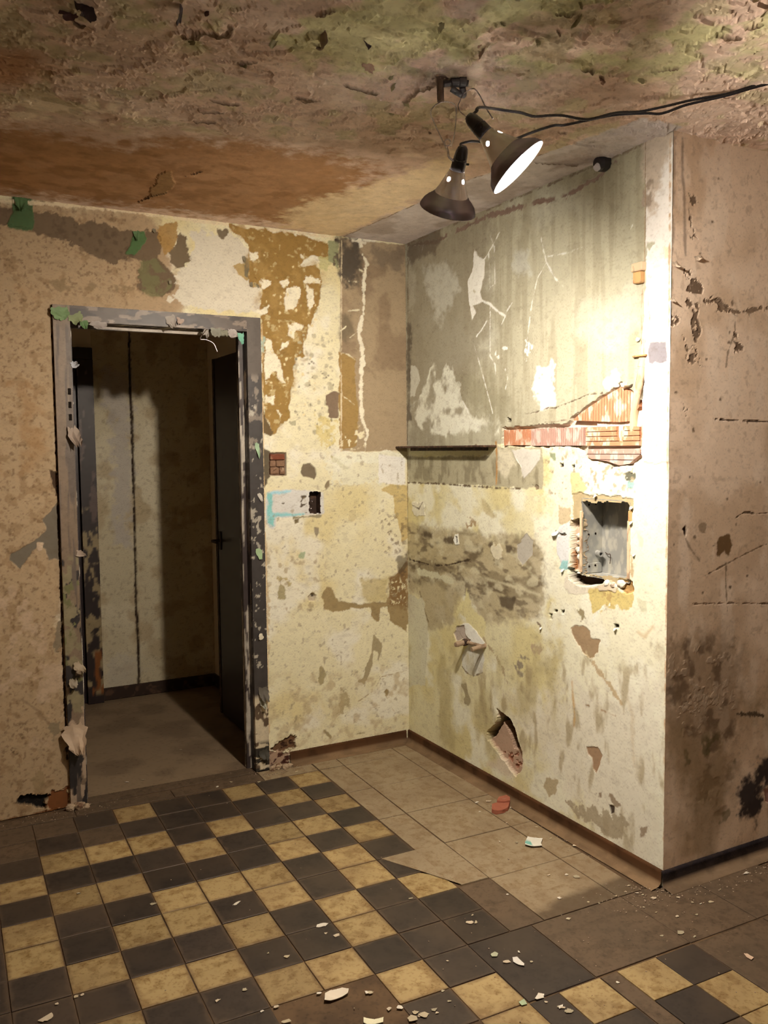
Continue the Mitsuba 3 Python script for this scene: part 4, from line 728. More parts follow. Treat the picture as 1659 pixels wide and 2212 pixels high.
g = np.random.default_rng(21)
for n, (x, y, sz, ln, tone) in enumerate([(p[0], p[1], p[2] * .001, p[3] * .001, p[4]) for p in [(-1.784,-1.665,70,90,0),(-1.805,-1.624,40,50,1),(-1.78,-1.581,40,40,2),(-1.602,-1.769,40,60,0),(-1.547,-1.757,20,25,1),(-1.361,-1.715,60,25,3),(-1.265,-1.777,55,35,2),(-1.198,-1.799,55,30,2),(-1.146,-1.793,35,40,0),(-1.181,-1.738,20,45,2),(-1.107,-1.703,35,50,4),(-1.249,-1.624,20,28,2),(-1.043,-1.962,50,30,3),(-1.042,-1.987,20,25,3),(-0.876,-1.924,30,55,4),(-0.786,-2.012,30,35,3),(-0.753,-2.055,25,25,2),(-0.767,-2.154,28,60,3),(-0.795,-2.182,25,25,3),(-0.558,-1.875,25,30,2),(-0.468,-1.904,35,40,4),(-0.388,-2.017,40,20,3),(-0.394,-1.959,25,35,3),(-0.14,-2.022,30,50,2),(-0.069,-1.986,20,30,4),(0.177,-1.894,40,22,5),(-0.896,-1.913,20,20,4),(-1.527,-1.615,30,20,3),(-0.974,-1.967,25,20,3),(-1.374,-1.551,40,20,3),(-0.899,-2.032,20,20,3),(-0.89,-1.671,30,20,2),(-0.869,-1.521,35,25,3),(-0.872,-1.442,30,20,3),(-0.69,-1.343,12,40,2),(-0.974,-1.611,40,22,3),(-0.48,-2.169,30,18,3),(-1.931,-1.332,50,30,2),(-1.235,-1.739,30,30,2),(-1.008,-1.66,30,20,3),(-0.636,-2.142,25,15,3)]]):
    if tone == 2 and n % 2:
        continue
    tone = [(.03, .02, .025), (.12, .07, .08), (.24, .18, .13), (.3, .28, .17), (.3, .2, .15), (.6, .5, .38)][int(tone)]
    a = g.uniform(0, 6.28)
    mm = flake((x, y, H - .001), (math.cos(a), math.sin(a), .15), (0.8 * math.sin(a), -0.8 * math.cos(a), -1 if tone[0] < .1 else -.45), sz * .8, ln * .75, g.uniform(.5, 1.6), n + 3)
    put('ceiling__paint_flake', mm, 'chip_colour', False, flat_col(mm, tone))

# ================================================================ the rest of the shell, out of view or only there for the light
put('wall_outer_left', box(X0 - .1, X0, Y0, 0, 0, H), 'shell_paint', label='plain end wall at the left outside the picture', kind='structure')
put('wall_rear', box(X0 - .1, X1 + .1, Y0 - .1, Y0, 0, H), 'shell_paint', label='plain wall behind the camera', kind='structure')
put('wall_outer_right', box(X1, X1 + .1, Y0, -LEN, 0, H), 'shell_paint', label='plain end wall at the right outside the picture', kind='structure')

# ================================================================ FLOOR
put('floor', box(X0, X1, Y0, .06, -.06, -.0035), 'floor_bed', label='chequered tile floor, yellow and black with tan slabs along the kitchen wall', kind='structure')
JOINT = .0014


def tile(c0, c1, r0, r1, mat, lift=0.0, pts=None, thick=.012):
    if pts is None:
        pts = [(c0, r0), (c1, r0), (c1, r1), (c0, r1)]
    if mat in (Yw, Bk) and any(abs(t - round(t)) > .01 for q in pts for t in q) or max(q[0] for q in pts) - min(q[0] for q in pts) > 1.2:
        mat = mat + '_slab' if mat in (Yw, Bk) else mat
    p = np.array([G(*q) for q in pts])
    ctr = p.mean(0)
    poly = sg.Polygon(p).buffer(-JOINT - rng.uniform(0, .0012), join_style=2)
    top = poly.buffer(-.0012, join_style=2)
    if poly.is_empty or top.is_empty:
        return
    a, b = np.array(poly.exterior.coords)[:-1], np.array(top.exterior.coords)[:-1]
    if len(a) != len(b):
        b = ctr + (a - ctr) * .985
    n = len(a)
    z = lift + rng.uniform(-.0007, .0007)
    tilt = rng.uniform(-.004, .004, 2)

    def zz(q, h):
        return np.column_stack([q, h + (q - ctr) @ tilt])
    v = np.vstack([zz(b, z), zz(a, z - .0011), zz(a, z - thick)])
    f = [[0, k, k + 1] for k in range(1, n - 1)]
    for lo, hi in ((n, 0), (2 * n, n)):
        for k in range(n):
            e = (k + 1) % n
            f += [[hi + k, lo + k, lo + e], [hi + k, lo + e, hi + e]]
    m = trimesh.Trimesh(v, f, process=False)
    if sg.Polygon(b).exterior.is_ccw is False:
        m.invert()
    put(named('floor__tile'), m, mat)


Yw, Bk, Tn, Br = 'tile_yellow', 'tile_black', 'tile_tan', 'tile_brown'
# columns -9 ... 0, far rows first; Y yellow, B black, D sunken black, R brown, T tan, n bare bed
ROWS = {-3: 'TRRBYBDYBY', -2: 'RRBRBBDBYB', -1: 'RBYYYBYBBY', 0: 'YYBBBYBYYB', 1: 'YBYYBBBYBY', 2: 'BYBBYYYBYB', 3: 'BYBYYBYBYB', 4: 'BBYBBYBYBY', 5: 'BBBYYBBYBB', 6: 'BBYBBYYBBB', 7: 'RBBBBnnYBn', 8: 'RRRBRnnBYn', 9: 'RRRRBnnnYn', 10: 'RRRRRRnnBY', 11: 'RRRRRRRnnB'}
KEY = {'Y': Yw, 'B': Bk, 'T': Tn, 'R': Br, 'D': Bk}
for r, line in ROWS.items():
    for k, ch in enumerate(line):
        col_ = k - 9
        if ch == 'n' or (r, col_) in ((3, 0), (4, 0)):
            continue
        tile(col_, col_ + 1, r, r + 1, KEY[ch], lift=-.001 if ch == 'D' else 0)
tile(0, 1, 3, 4, Bk, lift=-.001)
tile(0, 1, 4, 5, Yw, pts=[(0, 4), (.57, 4), (.93, 4.36), (1, 4.8), (1, 5), (0, 5)])
# tan slabs along the kitchen wall, 12 inch
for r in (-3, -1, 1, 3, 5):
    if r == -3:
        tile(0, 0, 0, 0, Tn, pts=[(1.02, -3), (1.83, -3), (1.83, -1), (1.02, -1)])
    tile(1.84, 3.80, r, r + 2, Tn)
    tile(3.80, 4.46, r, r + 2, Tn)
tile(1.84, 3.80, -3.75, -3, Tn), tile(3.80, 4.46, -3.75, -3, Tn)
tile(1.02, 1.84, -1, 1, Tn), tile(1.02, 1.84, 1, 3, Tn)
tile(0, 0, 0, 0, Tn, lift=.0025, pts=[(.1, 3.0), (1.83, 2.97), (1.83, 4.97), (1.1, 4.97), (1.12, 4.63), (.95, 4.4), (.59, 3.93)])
tile(1.0, 1.84, 5, 7, Br), tile(-1, 1.5, 7, 9, Bk, pts=[(0, 7), (1.5, 7), (1.5, 9), (0, 9)])
tile(1.5, 3.85, 7, 9, Br), tile(3.85, 5.7, 7, 9, Br), tile(5.7, 7.6, 7, 9, Br)
tile(-.02, .62, 9.03, 10, Bk), tile(.62, 1.55, 9.03, 10, Yw), tile(1.55, 1.95, 9.03, 12, Br), tile(1.95, 2.9, 9.03, 10, Yw), tile(2.9, 3.86, 9.03, 10, Bk)
tile(3.86, 5.8, 9.03, 11, Br), tile(5.8, 7.6, 9.03, 11, Br), tile(1.95, 2.93, 10, 11, Bk), tile(2.93, 3.86, 10, 11, Yw), tile(.62, 1.55, 10, 11, Bk), tile(1.95, 2.93, 11, 12, Br), tile(2.93, 3.86, 11, 12, Yw), tile(-.02, .62, 10, 11, Yw), tile(3.86, 5.8, 11, 13, Bk), tile(.62, 1.55, 11, 12, Yw)
# worn boards of the door sill and dark slips before it
tile(0, 0, 0, 0, Br, pts=[(-5.9, -3.62), (-3.3, -3.62), (-3.3, -3.05), (-5.9, -3.05)])
tile(0, 0, 0, 0, Br, pts=[(-3.3, -3.62), (-.7, -3.72), (-.7, -3.05), (-3.3, -3.05)], lift=-.001)
tile(0, 0, 0, 0, Br, pts=[(-5.75, -4.2), (-.75, -4.2), (-.75, -3.74), (-5.75, -3.64)], lift=.001)
tile(0, 0, 0, 0, Br, pts=[(-9, -3.55), (-5.9, -3.55), (-5.9, -3.02), (-9, -3.02)])
tile(0, 0, 0, 0, Tn, pts=[(-.7, -3.74), (1.0, -3.74), (1.0, -3.02), (-.7, -3.02)])
tile(0, 0, 0, 0, Tn, pts=[(1.02, -3.74), (1.84, -3.74), (1.84, -3.02), (1.02, -3.02)])

# ================================================================ BASEBOARDS: coved strip, 60 mm up the wall and 50 mm on to the floor
def baseboard(key, length, at, label, seed, top=(76, 47, 24), toe=(120, 92, 60), t1=None):
    prof = [(.000, .060), (.007, .058), (.009, .050), (.009, .026), (.012, .016), (.020, .008), (.034, .005), (.050, .0035), (.052, 0.0)]
    arc = np.array(prof)
    n = max(3, int(length / .006))
    s = np.linspace(0, length, n)
    S, K = np.meshgrid(s, np.arange(len(arc)))
    o, z = arc[K.ravel(), 0], arc[K.ravel(), 1]
    S = S.ravel()
    n1, n2 = fb(S / .06, K.ravel() / 2.5, seed, 4), fb(S / .22, K.ravel() / 9.0, seed + 9, 3)
    o = o + (n1 - .5) * .003 * (z > .03)
    f_toe = ss(.030, .012, z)[:, None]
    col_ = c(*top) * (1 - f_toe) + c(*toe) * f_toe
    col_ = col_ * (1 - .4 * ss(.42, .66, n1) * (1 - .4 * f_toe[:, 0]))[:, None]
    col_ = col_ * (0.7 + .7 * n2)[:, None]
    q = np.arange(n * len(arc)).reshape(len(arc), n)
    quads = np.stack([q[:-1, :-1], q[1:, :-1], q[1:, 1:], q[:-1, 1:]], -1).reshape(-1, 4)
    m = trimesh.Trimesh(np.stack(at(S, o, z), 1), np.vstack([quads[:, [0, 1, 2]], quads[:, [0, 2, 3]]]), process=False)
    put(key, m, 'plaster', True, np.clip(col_, .004, .8), label, kind='structure')


baseboard('baseboard_left', .64, lambda s, o, z: (s - .66, -o, z), 'dark brown coved baseboard under the switch hole, right of the door', 3)
baseboard('baseboard_right', LEN, lambda s, o, z: (-o, -s, z), 'brown coved baseboard along the kitchen wall, dirty at its toe', 4)
baseboard('baseboard_back', X1, lambda s, o, z: (s - .012, -LEN - o, z), 'black baseboard of the short wall at the right', 6, top=(40, 32, 30), toe=(112, 88, 60))

# ================================================================ DOOR FRAME (pressed steel, peeling)
def slab(x0, x1, y0, y1, z0, z1, paint, step=.0045):
    """A box with fine faces whose colours come from paint(x, y, z); y0 is the room side."""
    out = []

    def face(us, vs, at):
        U, V = [t.ravel() for t in np.meshgrid(us, vs)]
        q = np.arange(len(us) * len(vs)).reshape(len(vs), len(us))
        quads = np.stack([q[:-1, :-1], q[:-1, 1:], q[1:, 1:], q[1:, :-1]], -1).reshape(-1, 4)
        out.append(trimesh.Trimesh(np.stack(at(U, V), 1), np.vstack([quads[:, [0, 1, 2]], quads[:, [0, 2, 3]]]), process=False))
    X, Z, Y = steps(x0, x1, step), steps(z0, z1, step), steps(y0, y1, step)
    face(X, Z, lambda u, v: (u, u * 0 + y0, v)), face(X[::-1], Z, lambda u, v: (u, u * 0 + y1, v))
    face(Y[::-1], Z, lambda u, v: (u * 0 + x0, u, v)), face(Y, Z, lambda u, v: (u * 0 + x1, u, v))
    face(X, Y, lambda u, v: (u, v, u * 0 + z1)), face(X, Y[::-1], lambda u, v: (u, v, u * 0 + z0))
    m = join(*out)
    return m, np.clip(paint(m.vertices[:, 0], m.vertices[:, 1], m.vertices[:, 2]), .003, .9)


def layers(base, spec):
    """paint(): base colour and, on it, (grain across, grain up, lower, upper, z from, z to, colour, seed)."""
    def fn(x, y, z):
        col_ = np.tile(base, (len(x), 1))
        for su, sz, lo, hi, z0, z1, cc, sd in spec:
            mk = ss(lo, hi, fb((x + y * .8) / su, z / sz, sd, 4)) * ss(z0 - .03, z0, z) * (1 - ss(z1, z1 + .03, z))
            col_ = col_ * (1 - mk[:, None]) + np.array(cc) * mk[:, None]
        return col_ * (0.85 + .3 * fb((x + y) / .02, z / .02, 71, 3))[:, None]
    return fn


PALE, DARK, SAGE, CRE = c(120, 97, 70), c(44, 38, 33), c(120, 130, 70), c(196, 174, 132)
tag('door_frame', 'tall pressed steel door frame with peeling black, grey and green paint', kind='structure')
jl = layers(PALE, [(.5, .5, .55, .6, 1.9, 2.1, c(88, 70, 56), 4), (.05, .08, .48, .52, 0, 1.08, DARK, 5), (.05, .06, .56, .58, .3, 1.05, c(128, 112, 76), 6), (.04, .07, .58, .60, .55, 1.0, c(104, 98, 56), 9), (.05, .1, .55, .57, 0, .5, c(164, 136, 102), 7), (.02, .5, .62, .66, 0, 2.0, c(96, 80, 62), 8)])
jr = layers(c(56, 49, 42), [(.03, .05, .60, .64, 1.5, 2.1, c(120, 104, 82), 14), (.02, .03, .69, .72, .35, 1.7, c(160, 146, 118), 15), (.3, .3, 0, .01, 1.85, 2.1, c(80, 67, 52), 16), (.2, .1, 0, .01, 0, .34, CRE, 17), (.04, .05, .56, .6, 0, .38, c(90, 70, 48), 18), (.05, .02, .5, .54, 0, .12, c(46, 40, 30), 19)])
hd = layers(c(76, 61, 46), [(.12, .05, .5, .54, 0, 3, c(52, 42, 34), 24), (.07, .03, .6, .63, 0, 3, c(120, 100, 76), 25)])
for nm, args, pa in (('jamb', (DX0, DX0 + .066, -.016, .004, 0.0, DZ), jl), ('jamb', (DX1 - .066, DX1, -.016, .004, 0.0, DZ), jr), ('head', (DX0 + .066, DX1 - .066, -.016, .004, DZ - .064, DZ), hd)):
    m, col = slab(*args, pa)
    put(named('door_frame__' + nm), m, 'old_metal_paint', False, col)
dk = layers(c(44, 34, 28), [(.03, .2, .6, .66, 0, 3, c(90, 72, 52), 34), (.02, .2, .66, .68, 0, 3, CRE, 35)])
for args in ((DX0 + .046, DX0 + .066, .004, .11, 0, DZ - .06), (DX1 - .066, DX1 - .046, .004, .11, 0, DZ - .06), (DX0 + .066, DX1 - .066, .004, .11, DZ - .064, DZ - .044)):
    m, col = slab(*args, dk, step=.01)
    put(named('door_frame__lining'), m, 'old_metal_paint', False, col)
# the stop: a lip inside each jamb and under the head, its edge worn bright
st = layers(c(60, 48, 40), [(.01, .12, .50, .56, 0, 3, c(178, 160, 128), 44)])
for args in ((DX0 + .066, DX0 + .080, .050, .075, 0, DZ - .08), (DX1 - .088, DX1 - .066, .045, .075, 0, DZ - .08), (DX0 + .066, DX1 - .066, .050, .075, DZ - .082, DZ - .064)):
    m, col = slab(*args, st if args[5] < DZ - .07 else layers(c(70, 56, 44), [(.2, .02, .48, .6, 0, 3, c(150, 130, 100), 46)]), step=.008)
    put(named('door_frame__stop'), m, 'old_metal_paint', False, col)
for z in (1.745, 1.69, 1.64):
    put(named('door_frame__hinge_slot'), chamfered(DX0 + .048, DX0 + .060, -.0175, -.012, z - .013, z + .013, .001), 'hole_dark')
# paint hanging off the frame
for x, z, wd, ln, cu, colr, out, dn in (
        (-1.632, 2.083, .075, .05, .3, c(112, 130, 78), (0, -1, 0), (.15, 0, -1)), (-1.575, 2.06, .06, .04, .5, c(128, 130, 82), (0, -1, 0), (.5, 0, -1)), (-1.54, 2.035, .035, .035, .6, c(90, 112, 62), (0, -1, 0), (.2, 0, -1)), (-1.478, 2.035, .075, .03, .4, c(150, 134, 112), (0, -1, 0), (0, 0, -1)),
        (-1.592, 1.85, .03, .03, 1.2, c(185, 177, 160), (0, -1, 0), (.8, 0, .3)), (-1.60, 1.60, .05, .085, .8, c(140, 118, 92), (.3, -1, 0), (.2, 0, -1)), (-1.60, 1.08, .03, .035, .9, c(160, 136, 106), (.4, -1, 0), (1, 0, -.3)), (-1.612, .62, .05, .06, 1.6, c(150, 128, 94), (.4, -1, 0), (.2, 0, -1)), (-1.63, .55, .04, .05, 1.8, c(140, 122, 92), (.2, -1, 0), (-.2, 0, -1)),
        (-1.640, .36, .095, .12, .9, c(178, 148, 110), (0, -1, 0), (.12, 0, -1)), (-1.185, 2.075, .045, .05, .5, c(155, 139, 114), (0, -1, 0), (.4, 0, -1)), (-1.135, 2.068, .035, .03, .7, c(166, 140, 112), (0, -1, 0), (-.3, 0, -1)), (-.98, 2.035, .05, .045, 1.0, c(130, 122, 96), (0, -1, 0), (0, 0, -1)), (-.945, 2.03, .05, .03, .7, c(120, 112, 84), (0, -1, 0), (.1, 0, -1)),
        (-.902, 2.035, .045, .04, .6, c(160, 144, 122), (0, -1, 0), (-.1, 0, -1)), (-.866, 2.02, .03, .055, .6, c(114, 160, 122), (0, -1, 0), (.05, 0, -1)), (-1.02, 2.03, .03, .06, 1.4, c(150, 136, 112), (0, -1, 0), (-.3, 0, -1)), (-.80, 1.53, .022, .07, .4, c(150, 166, 120), (0, -1, 0), (.1, 0, -1)), (-.803, 1.045, .03, .05, .4, c(150, 166, 112), (0, -1, 0), (.2, 0, -1)),
        (-.79, .64, .03, .03, 1.2, c(206, 188, 150), (0, -1, 0), (-.9, 0, -.3)), (-.795, .40, .05, .07, .9, c(92, 82, 64), (0, -1, 0), (.1, 0, -1)), (-.80, .34, .03, .05, 1.2, c(150, 140, 110), (0, -1, 0), (.2, 0, -1)), (-.80, .10, .05, .05, .9, c(60, 54, 40), (0, -1, 0), (.2, 0, -1)), (-.795, 1.30, .02, .04, .6, c(180, 166, 138), (0, -1, 0), (.4, 0, -1))):
    add_flake(named('door_frame__paint_flake'), (x, -.017, z), out, dn, wd, ln, cu, int(abs(x * 991 + z * 77)), col=colr)
put('door_frame__torn_wire', tube(spline([(-1.02, -.02, 2.03), (-1.055, -.035, 1.985), (-1.03, -.04, 1.98), (-1.0, -.045, 1.965), (-.985, -.05, 1.93)]), .0022, 6), 'wire_steel')

# ================================================================ HALL beyond the door
put('floor_hall', box(-3.2, .2, .06, 2.4, -.06, -.002), 'hall_lino', label='dusty dark floor of the hall beyond the door', kind='structure')
w = Sheet(steps(-1.235, HALL_X, .007), steps(0, 2.45, .007), c(204, 182, 134))
w.grain(.3, .42, .62, c(220, 198, 150), op=.8).grain(.12, .52, .66, c(182, 154, 106), op=.7).grain(.02, .64, .74, c(150, 126, 84), op=.4).bump(.2, .004)
w.poly([(-1.189,1.975),(-1.002,1.954),(-1.01,1.705),(-1.048,0.924),(-1.13,0.929),(-1.132,1.704),(-1.195,1.812)], c(190, 172, 142), soft=.03, rag=.04, op=.8).poly([(-1.213,0.262),(-1.02,0.237),(-1.027,0.01),(-1.145,0.037),(-1.211,0.027)], c(200, 182, 146), soft=.05, rag=.05, op=.6)
w.line([(-1.01,2.231,6),(-1.015,1.906,8),(-1.011,1.676,8),(-1.012,1.445,7),(-1.013,1.147,6)], c(56, 40, 26), h=-.006, rag=.004, soft=.004).line([(-1.013,1.153,6),(-1.02,0.581,7),(-1.014,0.294,8),(-1.02,0.006,7)], c(56, 40, 26), h=-.006, rag=.004, soft=.004)
w.line([(-1.222,-0.023,4),(-1.147,-0.022,6),(-1.023,-0.021,4)], c(70, 50, 34), rag=.006)
m, col = w.mesh(lambda a, b, h: (a, HALL_Y - h, b))
put('wall_hall_back', m, 'plaster', False, col, 'yellowed wall of the hall beyond the door with a long upright crack', kind='structure')
put('wall_hall_right', box(HALL_X, HALL_X + .1, .11, HALL_Y + .1, 0, 2.45), 'shell_paint', label='narrow side wall of the hall behind the dark door leaf', kind='structure')
put('wall_hall_left', join(box(-3.2, -1.72, .10, .2, 0, 2.45), box(-3.2, -3.1, .2, 2.5, 0, 2.45), box(-3.1, -1.34, 2.4, 2.5, 0, 2.45), box(-1.40, -1.34, HALL_Y + .05, 2.4, 0, 2.45)), 'shell_paint', label='dim wall of the hall behind the left door jamb', kind='structure')
put('wall_hall_front', join(box(-.70, HALL_X + .1, .10, .12, 0, 2.45), box(-1.75, -1.645, .035, .12, 0, 2.45), box(-.782, -.68, .035, .12, 0, 2.45), box(-1.70, -.7, .035, .12, DZ, 2.45)), 'shell_paint', label='back of the door wall towards the hall', kind='structure')
put('ceiling_hall', box(-3.2, .2, .03, 2.5, 2.45, 2.5), 'shell_paint', label='dark ceiling of the hall', kind='structure')
put('baseboard_hall', join(chamfered(-1.235, HALL_X, HALL_Y - .014, HALL_Y, 0, .075, .003), chamfered(HALL_X - .014, HALL_X, .95, HALL_Y, 0, .075, .003)), 'rusty_iron', label='dark chipped baseboard of the hall wall', kind='structure')
m, col = slab(-1.325, -1.235, HALL_Y - .045, HALL_Y + .06, 0, 2.03, layers(c(46, 34, 28), [(.05, .12, .5, .54, 0, 1.15, c(150, 126, 82), 51), (.06, .2, .5, .56, 0, .3, c(130, 72, 26), 52), (.02, .1, .62, .66, 1.1, 2, c(92, 70, 56), 53), (.2, .5, 0, .01, -.1, .04, c(40, 26, 22), 54)]), .01)
tag('trim_1', 'dark rusty casing of the second doorway in the hall', kind='structure')
put('trim_1__jamb', m, 'old_metal_paint', False, col)
put('trim_1__stop', chamfered(-1.375, -1.325, HALL_Y - .01, HALL_Y + .05, 0, 1.98, .003), 'dark_wood')
put('trim_1__stop_001', chamfered(-1.352, -1.343, HALL_Y - .018, HALL_Y - .01, 0, 1.98, .002), 'rusty_iron')
put('trim_1__head', chamfered(-2.1, -1.235, HALL_Y - .045, HALL_Y + .06, 2.03, 2.10, .003), 'dark_wood')
put('wall_hall_upper', box(-3.1, -1.235, HALL_Y, HALL_Y + .08, 2.10, 2.45), 'shell_paint', label='dim hall wall over the second doorway', kind='structure')
tag('door_1', 'dark door leaf standing open into the hall at the right', kind='structure')
put('door_1__leaf', chamfered(-.700, -.662, .118, .93, .012, 2.0, .003), 'dark_wood')
put('door_1__leaf__edge_strip', chamfered(-.704, -.700, .90, .93, .012, 2.0, .001), 'rusty_iron')
put('door_1__leaf__handle', join(tube([(-.700, .86, 1.0), (-.745, .86, 1.0), (-.75, .85, 1.0), (-.75, .77, 1.0)], .008), chamfered(-.706, -.70, .84, .88, .95, 1.05, .002)), 'rusty_iron')

# ================================================================ fittings in and on the walls
# switch box sunk into the door wall
tag('switch_box', 'empty dark switch box sunk into the door wall beside a pale blue patch', 'switch box')
x0, x1, z0, z1 = -.5375, -.4790, 1.1935, 1.2985
put('switch_box__box', join(box(x0, x1, .048, .052, z0, z1), box(x0 - .003, x0, .002, .05, z0, z1), box(x1, x1 + .003, .002, .05, z0, z1), box(x0, x1, .002, .05, z0 - .003, z0), box(x0, x1, .002, .05, z1, z1 + .003)), 'rusty_iron')
put('switch_box__wire', join(tube(spline([(-.525, .046, 1.262), (-.519, .02, 1.258), (-.515, .012, 1.250), (-.505, .02, 1.247)]), .0013, 6)), 'wire_steel')
put('switch_box__screw', lathe([(0, 0), (.003, 0), (.003, .004), (0, .005)], (0, -1, 0), (-.508, .047, 1.215), 10), 'wire_steel')
# bricks beside the door frame
for k, (x0, x1, z0, z1, mt) in enumerate(((-.728, -.657, 1.452, 1.478, 'clay_red'), (-.728, -.700, 1.420, 1.449, 'clay_red'), (-.697, -.656, 1.420, 1.449, 'clay_red'), (-.728, -.684, 1.386, 1.417, 'clay_red'), (-.681, -.656, 1.384, 1.417, 'clay_red'))):
    b = chamfered(x0, x1, .0035 + .002 * (k % 2), .03, z0, z1, .003).subdivide().subdivide()
    v = b.vertices.copy()
    b.vertices = v + (np.stack([fb(v[:, 0] / .012 + q, v[:, 2] / .012 + v[:, 1] / .01, k + 5 * q, 3) for q in range(3)], 1) - .5) * [.004, .010, .004]
    put(named('wall_left__brick'), b, 'clay_red' if k == 0 else 'clay_brown')

# thin ledge over the sink place
tag('wall_ledge', 'thin dark slate ledge on the kitchen wall running out of the corner', 'shelf')
put('wall_ledge__slab', chamfered(-.068, -.001, -.762, -.004, 1.500, 1.509, .002), 'rusty_iron')
put('wall_ledge__bracket', join(chamfered(-.004, -.0005, -.70, -.04, 1.486, 1.500, .001)), 'rusty_iron')

# metal box in the niche: sheet sides, pipe stub, wire hook, screw plates
tag('niche_box', 'grey sheet metal box set into the niche of the kitchen wall', 'wall box')
y0, y1, z0, z1, D = -1.537, -1.293, 1.022, 1.306, .104
put('niche_box__back', box(D, D + .003, y0, y1, z0, z1), 'galvanised')
for nm, b in (('side', (.004, D, y1, y1 + .003, z0, z1)), ('side', (.004, D, y0 - .003, y0, z0, z1)), ('top', (.004, D, y0, y1, z1, z1 + .003)), ('bottom', (.004, D, y0, y1, z0 - .003, z0))):
    put(named('niche_box__' + nm), box(*b), 'galvanised')
sideY = y1
put('niche_box__side__pipe_stub', lathe([(.0065, 0), (.011, 0), (.011, .03), (.0065, .03), (.0065, .0)], (-.2, -1, -.05), (.078, sideY, 1.098), 18), 'galvanised')
put('niche_box__wire_hook', tube(spline([(.10, -1.315, 1.100), (.093, -1.335, 1.096), (.09, -1.35, 1.098), (.09, -1.352, 1.085), (.092, -1.348, 1.062)]), .0014, 6), 'rusty_iron')
put('niche_box__side__lug', chamfered(.03, .10, sideY - .004, sideY, 1.024, 1.062, .0015), 'galvanised')
for x, z in ((.036, 1.17), (.07, 1.172), (.036, 1.05), (.066, 1.052), (.036, 1.282), (.07, 1.284)):
    put(named('niche_box__side__screw_hole'), lathe([(0, 0), (.0042, 0), (.0035, .002), (0, .0022)], (0, -1, 0), (x, sideY - (.004 if z < 1.06 else 0), z), 12), 'hole_dark')
for key, b in (('frame_strip', (-.004, .006, -1.296, -1.286, 1.03, 1.26)), ('frame_strip', (-.004, .006, -1.545, -1.531, 1.035, 1.24))):
    put(named('niche_box__' + key), chamfered(*b, .002), 'fibre_pipe')
put('niche_box__rust_strip', chamfered(-.004, .004, -1.552, -1.535, 1.238, 1.275, .002), 'pine')
# crumbled lumps of plaster at the niche sill and in its left gap
g = np.random.default_rng(4)
for y, z, r in ((-1.26, 1.165, .012), (-1.266, 1.135, .015), (-1.262, 1.11, .015), (-1.267, 1.085, .015), (-1.43, 1.006, .017), (-1.465, 1.002, .016), (-1.50, 1.012, .018)):
    mm = trimesh.creation.icosphere(subdivisions=2, radius=r)
    v = mm.vertices
    mm.vertices = v * (1 + .9 * (fb(v[:, 0] / .012 + y * 90, v[:, 1] / .012 + v[:, 2] / .01, int(z * 999), 3) - .5))[:, None] * [.7, 1.1, .8] + [(.018 if y > -1.28 else .006), y, z]
    put(named('wall_right__plaster_lump'), mm, 'rough_plaster', True)

# broken fibre conduit in the chase, timber plug above
tag('conduit_pipe', 'broken pale conduit bent across the bare clay tiles in its chase', 'pipe')
p = [(.004, -1.590, 1.78), (.0, -1.585, 1.735), (-.003, -1.578, 1.69), (-.002, -1.568, 1.655), (.004, -1.552, 1.61), (.010, -1.545, 1.565), (.014, -1.54, 1.545)]
put('conduit_pipe__tube', tube(spline(p), .0135, 14), 'fibre_pipe')
put('conduit_pipe__collar', lathe([(.0105, 0), (.0165, 0), (.0165, .03), (.0105, .03), (.0105, 0)], (.15, -.1, 1), (.003, -1.588, 1.765), 18), 'fibre_pipe')
put('conduit_pipe__mouth', lathe([(0, .0), (.0104, 0), (.0104, .001), (0, .001)], (.15, -.1, 1), (.006, -1.590, 1.794), 14), 'hole_dark')
put('conduit_pipe__rod', tube(spline([(.004, -1.596, 1.86), (.003, -1.599, 1.83), (.003, -1.60, 1.795)]), .007, 8), 'fibre_pipe')
put('conduit_pipe__strap', chamfered(-.013, .004, -1.615, -1.555, 1.800, 1.806, .0015), 'pine')
tag('wood_block', 'small split timber plug sticking out near the bright wall end', 'wood block')
put('wood_block__lower', chamfered(-.020, .004, -1.597, -1.562, 2.045, 2.082, .002), 'pine')
put('wood_block__upper', chamfered(-.022, .004, -1.605, -1.555, 2.084, 2.112, .003), 'fibre_pipe')

# tap stub: a broken pipe elbow
tag('pipe_stub', 'broken rusty tap pipe with two stubs low on the kitchen wall', 'pipe')
(da, za), (db, zb) = [(0.548,0.622),(0.676,0.63)]
put('pipe_stub__pipe', tube([(.01, -da, za), (-.03, -da, za), (-.066, -da - .004, za - .003), (-.076, -da - .006, za - .004)], [.0115, .0115, .0125, .0105], 14), 'stub_metal')
put('pipe_stub__pipe_001', tube([(.01, -db, zb), (-.03, -db + .002, zb - .004), (-.070, -db + .004, zb - .010)], [.0095, .0095, .010], 14), 'stub_metal')
put('pipe_stub__nut', lathe([(0, 0), (.0165, 0), (.0175, .004), (.0175, .016), (.015, .02), (0, .02)], (-1, 0, 0), (-.012, -da, za), 6), 'rusty_iron')
put('pipe_stub__cross_bar', tube([(-.016, -da, za), (-.018, -db, zb)], .0075, 10), 'stub_metal')

# capped stub under the ceiling
tag('ceiling_stub', 'dark round pipe end with a white plug high on the kitchen wall under the ceiling', 'pipe')
d0, z0 = [(1.405,2.49)][0]
put('ceiling_stub__collar', lathe([(0, 0), (.030, 0), (.028, .03), (.02, .042), (0, .044)], (-1, 0, -.15), (.003, -d0, z0), 20), 'bakelite')
put('ceiling_stub__plug', lathe([(0, 0), (.013, 0), (.012, .02), (0, .024)], (-1, -.1, -.8), (-.028, -d0, z0 - .012), 16), 'plug_white')

